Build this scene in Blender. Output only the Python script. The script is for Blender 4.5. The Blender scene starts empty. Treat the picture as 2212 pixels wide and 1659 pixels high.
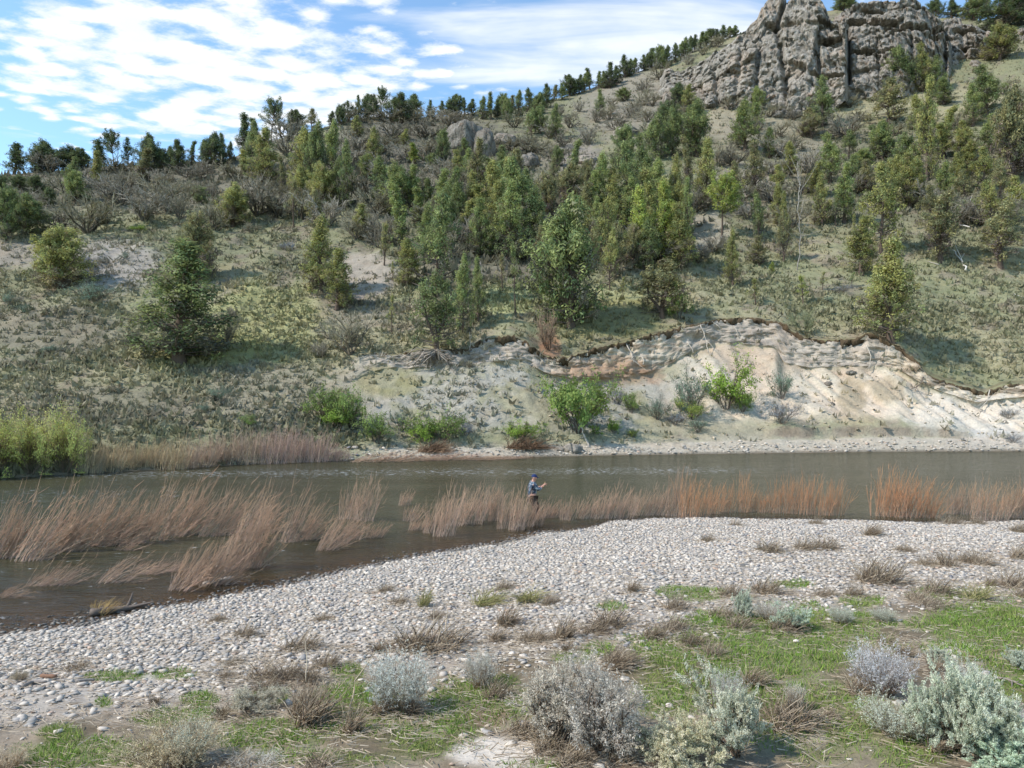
import bpy, math, random
import numpy as np
from mathutils import Vector, Matrix

sc = bpy.context.scene
COL = sc.collection

# ------------------------------------------------------------------ camera, sky, sun, exposure
EYE = 5.2                                   # drone height above the river, metres
F = 1579.0; CX = 1106.0; CY = 829.5         # focal length and centre on a 2212 x 1659 frame
cam_d = bpy.data.cameras.new('camera')
cam_d.sensor_width = 36.0
cam_d.lens = 36.0 * F / 2212.0
cam_d.clip_start = 0.1; cam_d.clip_end = 3000
cam = bpy.data.objects.new('camera', cam_d); COL.objects.link(cam)
cam.location = (0, 0, EYE); cam.rotation_euler = (math.radians(90), 0, 0)
sc.camera = cam

SUN_DIR = Vector((-0.66, -0.22, 0.72)).normalized()      # towards the sun: high on the left, a little behind the camera
sun_el = math.asin(SUN_DIR.z); sun_az = math.atan2(SUN_DIR.x, SUN_DIR.y)
sun_d = bpy.data.lights.new('sun', 'SUN'); sun_d.energy = 3.0; sun_d.angle = math.radians(1.6)
sun_d.color = (1.0, 0.95, 0.90)
sun = bpy.data.objects.new('sun', sun_d); COL.objects.link(sun)
sun.rotation_euler = SUN_DIR.to_track_quat('Z', 'Y').to_euler()
sun.location = (-60, -20, 80)

world = bpy.data.worlds.new('World'); sc.world = world
world.use_nodes = True
wn = world.node_tree.nodes; wl = world.node_tree.links
wn.clear()


class G:
    """small node-graph helper"""
    def __init__(self, tree): self.t = tree; self.n = tree.nodes; self.l = tree.links
    def node(self, typ, **kw):
        n = self.n.new(typ)
        for k, v in kw.items(): setattr(n, k, v)
        return n
    def put(self, sock, v):
        if hasattr(v, 'is_output') or isinstance(v, bpy.types.NodeSocket): self.l.new(v, sock)
        elif v is not None:
            if isinstance(v, tuple) and len(v) == 3 and sock.type == 'RGBA': v = v + (1,)
            sock.default_value = v
    def math(self, op, a, b=None, c=None, clamp=False):
        n = self.node('ShaderNodeMath', operation=op); n.use_clamp = clamp
        self.put(n.inputs[0], a)
        if b is not None: self.put(n.inputs[1], b)
        if c is not None: self.put(n.inputs[2], c)
        return n.outputs[0]
    def vmath(self, op, a, b=None):
        n = self.node('ShaderNodeVectorMath', operation=op)
        self.put(n.inputs[0], a)
        if b is not None: self.put(n.inputs[1], b)
        return n.outputs['Value'] if op in ('LENGTH', 'DOT_PRODUCT', 'DISTANCE') else n.outputs[0]
    def noise(self, vec, scale, detail=4, rough=0.55, dist=0.0):
        n = self.node('ShaderNodeTexNoise'); self.put(n.inputs['Vector'], vec)
        n.inputs['Scale'].default_value = scale; n.inputs['Detail'].default_value = detail
        n.inputs['Roughness'].default_value = rough; n.inputs['Distortion'].default_value = dist
        return n.outputs['Fac']
    def voronoi(self, vec, scale, feature='F1', out='Distance'):
        n = self.node('ShaderNodeTexVoronoi'); n.feature = feature
        self.put(n.inputs['Vector'], vec); n.inputs['Scale'].default_value = scale
        return n.outputs[out]
    def ramp(self, fac, stops):
        n = self.node('ShaderNodeValToRGB'); self.put(n.inputs[0], fac)
        e = n.color_ramp.elements
        while len(e) < len(stops): e.new(0.5)
        for i, (p, c) in enumerate(stops):
            e[i].position = p
            e[i].color = (c, c, c, 1) if isinstance(c, (int, float)) else tuple(c) + (1,)
        return n.outputs[0]
    def mix(self, fac, a, b, blend='MIX'):
        n = self.node('ShaderNodeMix', data_type='RGBA', blend_type=blend)
        self.put(n.inputs[0], fac); self.put(n.inputs[6], a); self.put(n.inputs[7], b)
        return n.outputs[2]
    def smooth(self, v, a, b):
        n = self.node('ShaderNodeMapRange', interpolation_type='SMOOTHSTEP')
        self.put(n.inputs[0], v); n.inputs[1].default_value = a; n.inputs[2].default_value = b
        return n.outputs[0]
    def mapping(self, vec, loc=(0, 0, 0), rot=(0, 0, 0), scale=(1, 1, 1)):
        n = self.node('ShaderNodeMapping'); self.put(n.inputs[0], vec)
        n.inputs[1].default_value = loc; n.inputs[2].default_value = rot; n.inputs[3].default_value = scale
        return n.outputs[0]


SKY_STRENGTH = 0.135
g = G(world.node_tree)
sky = g.node('ShaderNodeTexSky', sky_type='NISHITA')
sky.sun_disc = False; sky.sun_elevation = sun_el; sky.sun_rotation = sun_az
sky.altitude = 1000; sky.air_density = 1.0; sky.dust_density = 0.4; sky.ozone_density = 1.6
tc = g.node('ShaderNodeTexCoord').outputs['Generated']
sep = g.node('ShaderNodeSeparateXYZ'); g.put(sep.inputs[0], tc)
dz = g.math('MAXIMUM', sep.outputs[2], 0.06)
comb = g.node('ShaderNodeCombineXYZ')
g.put(comb.inputs[0], g.math('DIVIDE', sep.outputs[0], dz))
g.put(comb.inputs[1], g.math('DIVIDE', sep.outputs[1], dz))
CP = comb.outputs[0]                                     # where the view ray meets a flat cloud deck


def deck(cx, cy, sx, sy, rot):
    m = g.mapping(CP, loc=(-cx, -cy, 0))
    m = g.mapping(m, rot=(0, 0, rot), scale=(1, 1, 1))
    m = g.mapping(m, scale=(1 / sx, 1 / sy, 1))
    return g.smooth(g.vmath('LENGTH', m), 1.25, 0.35)


wob = g.noise(CP, 1.6, 3)
big = g.math('ADD', deck(-0.98, 2.45, 1.05, 0.85, 0.75), g.math('MULTIPLY', g.math('SUBTRACT', wob, 0.5), 0.9))
puff = g.noise(g.mapping(CP, rot=(0, 0, 0.5), scale=(1.0, 1.25, 1)), 8.5, 6, 0.66, 0.15)
cells = g.voronoi(g.mapping(CP, rot=(0, 0, 0.3), scale=(1, 1.3, 1)), 9.5, 'SMOOTH_F1')
puffy = g.math('SUBTRACT', puff, g.math('MULTIPLY', cells, 0.95))
dens1 = g.smooth(g.math('ADD', puffy, g.math('MULTIPLY', g.math('SUBTRACT', big, 0.44), 0.55)), 0.06, 0.50)
veil_n = g.noise(g.mapping(CP, rot=(0, 0, -0.35), scale=(0.6, 2.2, 1)), 2.2, 5, 0.55, 0.4)
veil_m = deck(0.35, 2.12, 0.95, 0.42, 0.12)
dens2 = g.math('MULTIPLY', g.smooth(g.math('ADD', veil_n, g.math('MULTIPLY', veil_m, 0.42)), 0.62, 1.02), 0.8)
sc_n = g.noise(g.mapping(CP, rot=(0, 0, 0.2), scale=(1, 1.6, 1)), 1.7, 6, 0.6, 0.2)
dens3 = g.math('MULTIPLY', g.smooth(sc_n, 0.60, 0.74), 0.75)
keep = g.math('SUBTRACT', 1.0, deck(0.6, 2.3, 1.0, 0.85, 0))
dens3 = g.math('MULTIPLY', dens3, keep)
dens = g.math('MAXIMUM', g.math('MAXIMUM', dens1, dens2), dens3)
dens = g.math('MULTIPLY', dens, g.smooth(sep.outputs[2], 0.02, 0.14), clamp=True)
shade = g.noise(CP, 5.0, 4)
cloud_col = g.mix(g.smooth(shade, 0.35, 0.65), (5.3, 5.4, 5.55), (4.5, 4.8, 5.2))
skyblue = g.mix(1.0, sky.outputs[0], (1.18, 1.33, 1.30), 'MULTIPLY')
skymix = g.mix(dens, skyblue, cloud_col)
bg = g.node('ShaderNodeBackground'); g.put(bg.inputs[0], skymix); bg.inputs[1].default_value = SKY_STRENGTH
out = g.node('ShaderNodeOutputWorld'); g.put(out.inputs[0], bg.outputs[0])

sc.render.engine = 'CYCLES'
sc.view_settings.view_transform = 'Standard'; sc.view_settings.look = 'None'
sc.view_settings.exposure = 0.7; sc.view_settings.gamma = 1.0
sc.view_settings.use_curve_mapping = False
sc.cycles.max_bounces = 6; sc.cycles.diffuse_bounces = 2; sc.cycles.glossy_bounces = 2
sc.cycles.transparent_max_bounces = 8; sc.cycles.transmission_bounces = 2
sc.cycles.caustics_reflective = False; sc.cycles.caustics_refractive = False

# ------------------------------------------------------------------ numeric helpers
RNG = np.random.default_rng(7)


def _hash(ix, iy, iz, seed):
    h = (ix.astype(np.int64) * 374761393 + iy.astype(np.int64) * 668265263 + iz.astype(np.int64) * 1274126177 + seed * 974711) & 0xffffffff
    h = ((h ^ (h >> 13)) * 1103515245) & 0xffffffff
    h = ((h ^ (h >> 16)) * 2654435761) & 0xffffffff
    return ((h ^ (h >> 15)) & 0xffffff) / float(0x7fffff) - 1.0


def vnoise(p, seed=0):
    i = np.floor(p); f = p - i; f = f * f * (3 - 2 * f); i = i.astype(np.int64)
    r = 0
    for a in (0, 1):
        wx = f[:, 0] if a else 1 - f[:, 0]
        for b in (0, 1):
            wy = f[:, 1] if b else 1 - f[:, 1]
            for c in (0, 1):
                wz = f[:, 2] if c else 1 - f[:, 2]
                r = r + wx * wy * wz * _hash(i[:, 0] + a, i[:, 1] + b, i[:, 2] + c, seed)
    return r


def fbm(p, octv=4, seed=0, gain=0.5, lac=2.03, ridged=False):
    a = 1.0; s = 0; t = 0
    p = np.array(p, dtype=np.float64)
    for k in range(octv):
        v = vnoise(p, seed + k * 17)
        if ridged: v = 1 - 2 * np.abs(v)
        s = s + a * v; t += a; a *= gain; p = p * lac + 11.3
    return s / t


def facets(p, seed, tilt):
    """fractured-rock noise: every cell is a tilted flat block; returns height, distance to the nearest joint"""
    i0 = np.floor(p).astype(np.int64); best = np.full(len(p), 9.0); sec = np.full(len(p), 9.0); h = np.zeros(len(p))
    for dx in (-1, 0, 1):
        for dy in (-1, 0, 1):
            for dz in (-1, 0, 1):
                c = i0 + (dx, dy, dz)
                q = np.stack([_hash(c[:, 0], c[:, 1], c[:, 2], seed + k) for k in range(7)], 1)
                d = p - (c + .5 + .45 * q[:, :3]); dd = (d * d).sum(1)
                hh = q[:, 3] + tilt * (d * q[:, 4:7]).sum(1)
                n = dd < best
                sec = np.where(n, best, np.minimum(sec, dd)); h = np.where(n, hh, h); best = np.where(n, dd, best)
    return h, np.sqrt(sec) - np.sqrt(best)


def P3(*c):
    c = np.broadcast_arrays(*[np.asarray(x, dtype=np.float64) for x in c])
    return np.stack([x.ravel() for x in c], 1)


def sstep(x, a, b):
    t = np.clip((x - a) / (b - a), 0, 1); return t * t * (3 - 2 * t)


def lin(hexs):
    v = [int(hexs[i:i + 2], 16) / 255 for i in (0, 2, 4)]
    return tuple(((c / 12.92) if c < 0.04045 else ((c + 0.055) / 1.055) ** 2.4) for c in v)


def link(o, parent=None):
    COL.objects.link(o)
    if parent is not None: o.parent = parent
    return o


def mesh_np(name, verts, faces, mat=None, col=None, smooth=False, attrs=None):
    """faces: list of (n,3) / (n,4) int arrays; col: per-vertex linear RGB; attrs: {name: per-vertex float}"""
    me = bpy.data.meshes.new(name)
    verts = np.asarray(verts, dtype=np.float32)
    faces = [np.asarray(f, dtype=np.int32) for f in faces if len(f)]
    me.vertices.add(len(verts)); me.vertices.foreach_set('co', verts.ravel())
    nl = sum(f.size for f in faces); npoly = sum(len(f) for f in faces)
    me.loops.add(nl); me.polygons.add(npoly)
    me.loops.foreach_set('vertex_index', np.concatenate([f.ravel() for f in faces]))
    tot = np.concatenate([np.full(len(f), f.shape[1], dtype=np.int32) for f in faces])
    me.polygons.foreach_set('loop_start', np.concatenate([[0], np.cumsum(tot)[:-1]]).astype(np.int32))
    me.polygons.foreach_set('loop_total', tot)
    if smooth: me.polygons.foreach_set('use_smooth', np.ones(npoly, dtype=bool))
    if col is not None:
        a = me.color_attributes.new('Col', 'FLOAT_COLOR', 'POINT')
        c = np.ones((len(verts), 4), dtype=np.float32); c[:, :3] = col
        a.data.foreach_set('color', c.ravel())
    for k, v in (attrs or {}).items():
        a = me.attributes.new(k, 'FLOAT', 'POINT'); a.data.foreach_set('value', np.asarray(v, dtype=np.float32).ravel())
    me.update(calc_edges=True)
    if mat is not None: me.materials.append(mat)
    return me


def obj(name, me, parent=None, loc=None):
    o = bpy.data.objects.new(name, me); link(o, parent)
    if loc is not None: o.location = loc
    return o


def tag(o, label=None, cat=None, group=None, kind=None):
    if label: o['label'] = label
    if cat: o['category'] = cat
    if group: o['group'] = group
    if kind: o['kind'] = kind
    return o


def empty(name, loc=(0, 0, 0), rz=0.0):
    o = bpy.data.objects.new(name, None); link(o); o.location = loc; o.rotation_euler = (0, 0, rz)
    o.empty_display_size = 0.2
    return o


def grid_faces(nr, nc, flip=False):
    i = np.arange(nr * nc).reshape(nr, nc)
    q = np.stack([i[:-1, :-1], i[:-1, 1:], i[1:, 1:], i[1:, :-1]], -1).reshape(-1, 4)
    return q[:, ::-1] if flip else q


def tubes(pts, rad, sides=3, seed=0):
    """pts (N,m,3), rad (N,m) -> verts, quads"""
    N, m, _ = pts.shape
    t = np.gradient(pts, axis=1); t /= np.linalg.norm(t, axis=2, keepdims=True) + 1e-9
    ref = np.where(np.abs(t[..., 2:3]) > 0.8, np.array([1., 0, 0]), np.array([0, 0, 1.]))
    u = np.cross(t, ref); u /= np.linalg.norm(u, axis=2, keepdims=True) + 1e-9
    w = np.cross(t, u)
    ang = np.arange(sides) * 2 * np.pi / sides
    v = pts[:, :, None, :] + rad[:, :, None, None] * (u[:, :, None, :] * np.cos(ang)[None, None, :, None] + w[:, :, None, :] * np.sin(ang)[None, None, :, None])
    idx = np.arange(N * m * sides).reshape(N, m, sides)
    a = idx[:, :-1, :]; b = np.roll(a, -1, 2); c = idx[:, 1:, :]; d = np.roll(c, -1, 2)
    q = np.stack([a, b, d, c], -1).reshape(-1, 4)
    return v.reshape(-1, 3), q


def leaves(c, n, size, width, rng, updir=None):
    """diamond leaves at c (N,3) facing n (N,3)"""
    N = len(c)
    n = n / (np.linalg.norm(n, axis=1, keepdims=True) + 1e-9)
    r = rng.normal(size=(N, 3))
    if updir is not None: r = r * 0.6 + updir
    u = r - n * (r * n).sum(1, keepdims=True); u /= np.linalg.norm(u, axis=1, keepdims=True) + 1e-9
    w = np.cross(n, u)
    size = np.broadcast_to(size, (N,))[:, None]; width = np.broadcast_to(width, (N,))[:, None]
    v = np.stack([c - u * size * .5, c + w * width * .5 - u * size * .05, c + u * size * .5, c - w * width * .5 - u * size * .05], 1)
    return v.reshape(-1, 3), np.arange(N * 4).reshape(N, 4)


def joinparts(parts):
    """[(verts, faces, col)] -> verts, faces, col"""
    V = []; Fs = []; C = []; o = 0
    for v, f, c in parts:
        V.append(v); Fs.append(f + o); o += len(v)
        C.append(np.broadcast_to(c, (len(v), 3)))
    return np.concatenate(V), Fs, np.concatenate(C)


# ------------------------------------------------------------------ materials
def mat_new(name):
    m = bpy.data.materials.new(name); m.use_nodes = True; m.node_tree.nodes.clear()
    return m, G(m.node_tree)


def finish(g, shader):
    o = g.node('ShaderNodeOutputMaterial'); g.l.new(shader, o.inputs[0])


def attr(g, name='Col', out='Color'):
    n = g.node('ShaderNodeAttribute'); n.attribute_name = name
    return n.outputs[out]


def principled(g, col, rough=0.85, normal=None, spec=0.3, **kw):
    b = g.node('ShaderNodeBsdfPrincipled')
    g.put(b.inputs['Base Color'], col); g.put(b.inputs['Roughness'], rough)
    b.inputs['Specular IOR Level'].default_value = spec
    if normal is not None: g.put(b.inputs['Normal'], normal)
    for k, v in kw.items(): g.put(b.inputs[k], v)
    return b.outputs[0]


def bump(g, h, strength=0.5, dist=0.1):
    n = g.node('ShaderNodeBump'); g.put(n.inputs['Height'], h)
    n.inputs['Strength'].default_value = strength; n.inputs['Distance'].default_value = dist
    return n.outputs[0]


def geo_pos(g): return g.node('ShaderNodeNewGeometry').outputs['Position']


def m_ground(name, s1, s2, amt, bdist):
    m, g = mat_new(name); p = geo_pos(g)
    a = g.noise(p, s1, 6, 0.65); b = g.noise(p, s2, 4, 0.6)
    k = g.math('ADD', g.math('MULTIPLY', g.math('SUBTRACT', a, 0.5), amt), g.math('ADD', g.math('MULTIPLY', g.math('SUBTRACT', b, 0.5), amt), 1.0))
    c = g.mix(1.0, attr(g), k, 'MULTIPLY')
    hue = g.noise(p, s1 * 0.4, 3)
    c = g.mix(g.math('MULTIPLY', g.smooth(hue, 0.45, 0.7), 0.35), c, g.mix(1.0, c, (1.08, 0.94, 0.82), 'MULTIPLY'))
    h = g.math('ADD', a, g.math('MULTIPLY', b, 0.5))
    finish(g, principled(g, c, 0.95, bump(g, h, 0.6, bdist), 0.15)); return m


def m_vcol(name, rough=0.8, spec=0.2, objcol=False, trans=0.0, noise=None):
    m, g = mat_new(name); c = attr(g)
    if objcol:
        oi = g.node('ShaderNodeObjectInfo'); c = g.mix(1.0, c, oi.outputs['Color'], 'MULTIPLY')
    if noise:
        n = g.noise(geo_pos(g), noise[0], 4, 0.6)
        c = g.mix(1.0, c, g.math('ADD', g.math('MULTIPLY', g.math('SUBTRACT', n, 0.5), noise[1]), 1.0), 'MULTIPLY')
    s = principled(g, c, rough, None, spec)
    if trans:
        t = g.node('ShaderNodeBsdfTranslucent'); g.put(t.inputs[0], c)
        mx = g.node('ShaderNodeMixShader'); mx.inputs[0].default_value = trans
        g.l.new(s, mx.inputs[1]); g.l.new(t.outputs[0], mx.inputs[2]); s = mx.outputs[0]
    finish(g, s); return m


def m_rock(name):
    m, g = mat_new(name); p = geo_pos(g)
    n1 = g.noise(p, 0.12, 5, 0.6, 0.6); n2 = g.noise(g.mapping(p, scale=(1, 1, .45)), 0.9, 7, 0.68, 0.3); n3 = g.noise(p, 3.5, 5, 0.7)
    c = g.ramp(n2, [(0.32, lin('5a544c')), (0.45, lin('827c72')), (0.56, lin('9a948a')), (0.70, lin('b4aea4'))])
    c = g.mix(g.math('MULTIPLY', g.smooth(n1, 0.5, 0.68), 0.6), c, lin('a8998a'))
    c = g.mix(g.math('MULTIPLY', g.smooth(g.noise(p, 0.25, 4, .6, .8), 0.6, 0.72), 0.55), c, lin('8f6e52'))      # rusty stain
    c = g.mix(g.math('MULTIPLY', g.smooth(g.noise(p, 0.6, 5, .7), 0.6, 0.75), 0.4), c, lin('8d8f6c'))            # lichen
    c = g.mix(1.0, c, g.math('ADD', g.math('MULTIPLY', n3, 0.5), 0.74), 'MULTIPLY')
    c = g.mix(1.0, c, attr(g), 'MULTIPLY')
    cr = g.voronoi(g.mapping(p, scale=(1, 1, .55)), 0.45, 'DISTANCE_TO_EDGE')
    h = g.math('ADD', g.math('ADD', g.math('MULTIPLY', n2, 1.0), g.math('MULTIPLY', n3, 0.3)), g.math('MULTIPLY', g.smooth(cr, 0.0, 0.06), 0.3))
    finish(g, principled(g, c, 0.92, bump(g, h, 0.9, 0.7), 0.2)); return m


M_HILL = m_ground('hillside earth and grass', 1.4, 6.0, 0.75, 0.25)
M_BAR = m_ground('gravel bar soil', 5.0, 23.0, 0.6, 0.04)
M_ROCK = m_rock('weathered grey rock')
M_STONE = m_vcol('river stone', 0.85, 0.25, noise=(14.0, 0.5))
M_LEAF = m_vcol('leaves', 0.75, 0.15, objcol=True, trans=0.38)
M_BARK = m_vcol('bark', 0.95, 0.1, objcol=True)
M_STEM = m_vcol('dry stems', 0.8, 0.15, objcol=True, trans=0.25)
M_BLADE = m_vcol('grass blades', 0.75, 0.15, trans=0.25)
M_WOOD = m_vcol('weathered wood', 0.9, 0.15, noise=(9.0, 0.7))

# river water: silty body over the bed, thinning to clear at the edge
M_WATER, g = mat_new('silty river water')
p = geo_pos(g)
dep = attr(g, 'depth', 'Fac')
alpha = g.math('SUBTRACT', 1.0, g.math('EXPONENT', g.math('MULTIPLY', dep, -5.5)), clamp=True)
w1 = g.noise(g.mapping(p, rot=(0, 0, 0.06), scale=(0.35, 1.2, 1)), 1.3, 5, 0.6, 0.5)
w2 = g.noise(g.mapping(p, rot=(0, 0, -0.3), scale=(0.7, 1.3, 1)), 5.0, 4, 0.6, 0.6)
h = g.math('ADD', g.math('MULTIPLY', w1, 1.0), g.math('MULTIPLY', w2, 0.22))
w3 = g.noise(g.mapping(p, rot=(0, 0, 0.04), scale=(0.5, 2.6, 1)), 2.4, 3, 0.6, 0.8)
h = g.math('ADD', h, g.math('MULTIPLY', w3, 0.5))
nrm = bump(g, h, 0.6, 0.18)
bodyc = g.mix(g.smooth(g.noise(g.mapping(p, scale=(0.15, 0.5, 1)), 1.0, 4), 0.3, 0.7), (0.060, 0.055, 0.027), (0.082, 0.074, 0.039))
fo = g.noise(g.mapping(p, rot=(0, 0, 0.05), scale=(0.9, 3.4, 1)), 2.2, 6, 0.75, 0.3)
riff = attr(g, 'riffle', 'Fac')
foam = g.math('MULTIPLY', g.smooth(g.math('ADD', fo, g.math('MULTIPLY', riff, 0.125)), 0.675, 0.75), 0.85, clamp=True)
body = principled(g, g.mix(foam, bodyc, (0.75, 0.76, 0.74)), 0.6, nrm, 0.0)
tr = g.node('ShaderNodeBsdfTransparent'); tr.inputs[0].default_value = (0.93, 0.86, 0.72, 1)
mx = g.node('ShaderNodeMixShader'); g.put(mx.inputs[0], g.math('MAXIMUM', alpha, foam)); g.l.new(tr.outputs[0], mx.inputs[1]); g.l.new(body, mx.inputs[2])
gl = g.node('ShaderNodeBsdfGlossy'); gl.inputs['Roughness'].default_value = 0.12; g.put(gl.inputs['Normal'], nrm)
fr = g.node('ShaderNodeFresnel'); fr.inputs[0].default_value = 1.33; g.put(fr.inputs['Normal'], nrm)
mx2 = g.node('ShaderNodeMixShader'); g.put(mx2.inputs[0], g.math('MULTIPLY', fr.outputs[0], g.math('SUBTRACT', 1.0, foam), clamp=True))
g.l.new(mx.outputs[0], mx2.inputs[1]); g.l.new(gl.outputs[0], mx2.inputs[2])
finish(g, mx2.outputs[0])
# ------------------------------------------------------------------ terrain: measured profiles, one fan-shaped sheet per bank
SC = EYE / 5.8
OFF = {'A': (0, 0), 'B': (737.3, 0), 'C': (1474.7, 0), 'D': (0, 460.8), 'E': (737.3, 460.8), 'F': (1474.7, 460.8),
       'G': (0, 921.7), 'H': (737.3, 921.7), 'I': (1474.7, 921.7), 'J': (0, 1106), 'K': (737.3, 1106), 'L': (1474.7, 1106)}


def cur(pts):
    a = np.array(pts, dtype=float); return lambda x: np.interp(x, a[:, 0], a[:, 1])


def blur(v, n, axis=-1):
    k = np.hanning(2 * n + 3)[1:-1]; k /= k.sum()
    pad = [(0, 0)] * v.ndim; pad[axis] = (n, n)
    vp = np.pad(v, pad, mode='edge')
    return np.apply_along_axis(lambda r: np.convolve(r, k, 'valid'), axis, vp)


far_edge_y = cur([(-1200, 1080), (-400, 1050), (0, 1034), (200, 1022), (400, 1012), (500, 1005), (700, 996), (900, 991), (1100, 988), (1300, 984), (1500, 981), (1750, 978), (1900, 976), (2212, 975), (2700, 974), (3400, 973)])
near_edge_y = cur([(-1200, 1560), (-400, 1430), (0, 1366), (200, 1342), (260, 1328), (330, 1312), (420, 1302), (500, 1284), (600, 1268), (650, 1252), (750, 1232), (850, 1210), (950, 1192), (1050, 1178), (1100, 1168), (1170, 1152), (1280, 1140), (1330, 1124), (1480, 1118), (1560, 1119), (1700, 1121), (2000, 1128), (2212, 1126), (2700, 1128), (3400, 1128)])


def D_of(y): return F * EYE / (y - CY)          # depth of the river surface seen at image row y


# far bank knots: (x, y, D) per feature line
K1 = [(-1200, 1020, 40), (0, 990, 47), (200, 975, 50), (400, 962, 54), (700, 966, 57.8), (900, 965, 59), (1100, 962, 60.3), (1300, 957, 62), (1500, 952, 63.5), (1750, 947, 65.5), (1900, 944, 66), (2212, 942, 66), (3400, 930, 66)]
K2 = [(-1200, 960, 45), (0, 930, 52), (200, 910, 54.5), (400, 895, 58), (600, 870, 61), (700, 845, 64), (780, 812, 67.5), (837, 795, 69), (937, 794, 69.5), (1070, 781, 70.5), (1137, 784, 70.8), (1187, 808, 71), (1270, 819, 71.5), (1370, 814, 73), (1437, 794, 75), (1474, 769, 77), (1508, 758, 78), (1542, 742, 78.7), (1625, 748, 78.6), (1675, 752, 78), (1692, 786, 76.8), (1742, 798, 76.2), (1808, 796, 75.8), (1888, 791, 75.2), (1942, 794, 74.2), (1975, 820, 73), (2042, 846, 72), (2108, 868, 71.2), (2158, 862, 71), (2212, 856, 71), (2700, 850, 70), (3400, 850, 70)]
K3 = [(-1200, 850, 52), (0, 830, 60), (200, 815, 63), (400, 800, 66), (600, 792, 68), (700, 784, 69.5), (780, 770, 70.3), (837, 763, 70.8), (937, 754, 71.3), (1004, 751, 71.8), (1037, 733, 72.3), (1104, 724, 72.6), (1134, 738, 72.6), (1175, 765, 72.5), (1210, 769, 72.7), (1270, 751, 74), (1337, 738, 75.5), (1404, 724, 77.2), (1474, 708, 79), (1525, 694, 80.2), (1575, 688, 81), (1642, 689, 81), (1692, 698, 80.2), (1708, 714, 79.4), (1742, 731, 78.6), (1808, 738, 77.8), (1848, 734, 77.4), (1875, 719, 77.5), (1905, 730, 77), (1942, 748, 76), (1975, 771, 75), (1995, 798, 74), (2015, 814, 73.6), (2075, 828, 73.2), (2128, 843, 72.8), (2158, 831, 72.8), (2212, 826, 73), (2700, 815, 73), (3400, 800, 73)]
K4 = [(-1200, 740, 62), (0, 720, 70), (400, 700, 76), (700, 685, 78.5), (900, 675, 79.5), (1100, 655, 83), (1300, 635, 87), (1500, 615, 91), (1750, 620, 92), (1900, 625, 91), (2000, 645, 90), (2212, 660, 88), (3400, 660, 88)]
K5 = [(-1200, 620, 75), (0, 600, 85), (400, 560, 93), (700, 550, 95), (900, 535, 97), (1100, 525, 101), (1300, 510, 106), (1500, 490, 113), (1750, 490, 116), (1900, 480, 117), (2000, 480, 116), (2212, 480, 112), (3400, 480, 110)]
K6 = [(-1200, 520, 95), (0, 480, 110), (400, 445, 117), (700, 405, 130), (900, 380, 141), (1100, 360, 150), (1300, 330, 164), (1500, 305, 172), (1600, 305, 170), (1750, 320, 165), (1900, 312, 164), (2000, 300, 160), (2212, 300, 152), (3400, 290, 145)]
K7 = [(-1200, 450, 120), (-300, 400, 140), (0, 377, 150), (200, 362, 155), (330, 352, 158), (460, 348, 160), (505, 340, 163), (530, 322, 168), (600, 300, 174), (700, 275, 184), (760, 255, 190), (850, 250, 198), (950, 250, 206), (1050, 240, 220), (1150, 228, 232), (1230, 205, 244), (1300, 180, 252), (1400, 148, 262), (1500, 110, 274), (1590, 75, 282), (1680, 40, 286), (1800, 20, 286), (2000, 40, 262), (2050, 36, 258), (2120, 45, 250), (2212, 20, 246), (2500, -30, 240), (3400, -80, 230)]


def knot(K, i): return cur([(k[0], k[i]) for k in K])


xs = np.unique(np.concatenate([np.linspace(-1150, -90, 56), np.arange(-90, 2305, 4.6), np.linspace(2305, 3350, 56)]))
NC = len(xs); U = (xs - CX) / F
soft = {4: 60, 5: 60, 6: 60, 7: 8}
Y0 = far_edge_y(xs); D0 = D_of(Y0)
lines = [(D0 - 3.0, -0.7 + 0 * xs), (D0, 0 * xs)]
for i, K in enumerate((K1, K2, K3, K4, K5, K6, K7), 1):
    y = knot(K, 1)(xs); D = knot(K, 2)(xs) * SC
    n = {1: 12, 4: 25, 5: 25, 6: 25, 7: 6}.get(i, 1)
    y = blur(y, n); D = blur(D, max(n, 4))
    if i == 1: D = np.maximum(D, D0 + 1.5)
    lines.append((D, EYE - (y - CY) / F * D))
DR, ZR = lines[-1]
lines.append((DR + 9, ZR + 0.6)); lines.append((DR + 40, ZR - 12)); lines.append((DR + 160, ZR - 60))
segs = [5, 14, 56, 60, 40, 70, 80, 64, 6, 8, 4]
LD = np.stack([l[0] for l in lines]); LZ = np.stack([l[1] for l in lines])
rows_t = np.concatenate([np.linspace(i, i + 1, n, endpoint=False) for i, n in enumerate(segs)] + [[len(segs)]])
ti = np.minimum(rows_t.astype(int), len(segs) - 1); tf = (rows_t - ti)[:, None]
HD = LD[ti] * (1 - tf) + LD[ti + 1] * tf
HZ = LZ[ti] * (1 - tf) + LZ[ti + 1] * tf
erod = sstep(xs, 730, 830)[None, :]
ws = sstep(rows_t, 4.02, 4.3)[:, None]; ws = np.maximum(ws, (1 - erod) * sstep(rows_t, 1.1, 1.5)[:, None])
ws = ws * (1 - sstep(rows_t, 7.7, 7.95)[:, None])
HZs = blur(HZ, 16, 0); HDs = blur(HD, 16, 0)
HZ = HZ * (1 - ws) + HZs * ws; HD = HD * (1 - ws) + HDs * ws
NR = len(rows_t)
T = np.repeat(rows_t[:, None], NC, 1); XD = np.repeat(xs[None, :], NR, 0)
HX = U[None, :] * HD; HY = HD.copy()
pp = P3(HX, HY, HZ)
n_big = fbm(pp * 0.035, 3, 3).reshape(NR, NC); n_mid = fbm(pp * 0.16, 4, 5).reshape(NR, NC); n_sm = fbm(pp * [0.9, 0.9, 0.9], 4, 9, 0.6).reshape(NR, NC)
up = sstep(T, 4.1, 5.5)
rid = 1 - 0.75 * sstep(T, 7.0, 7.8)
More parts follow.
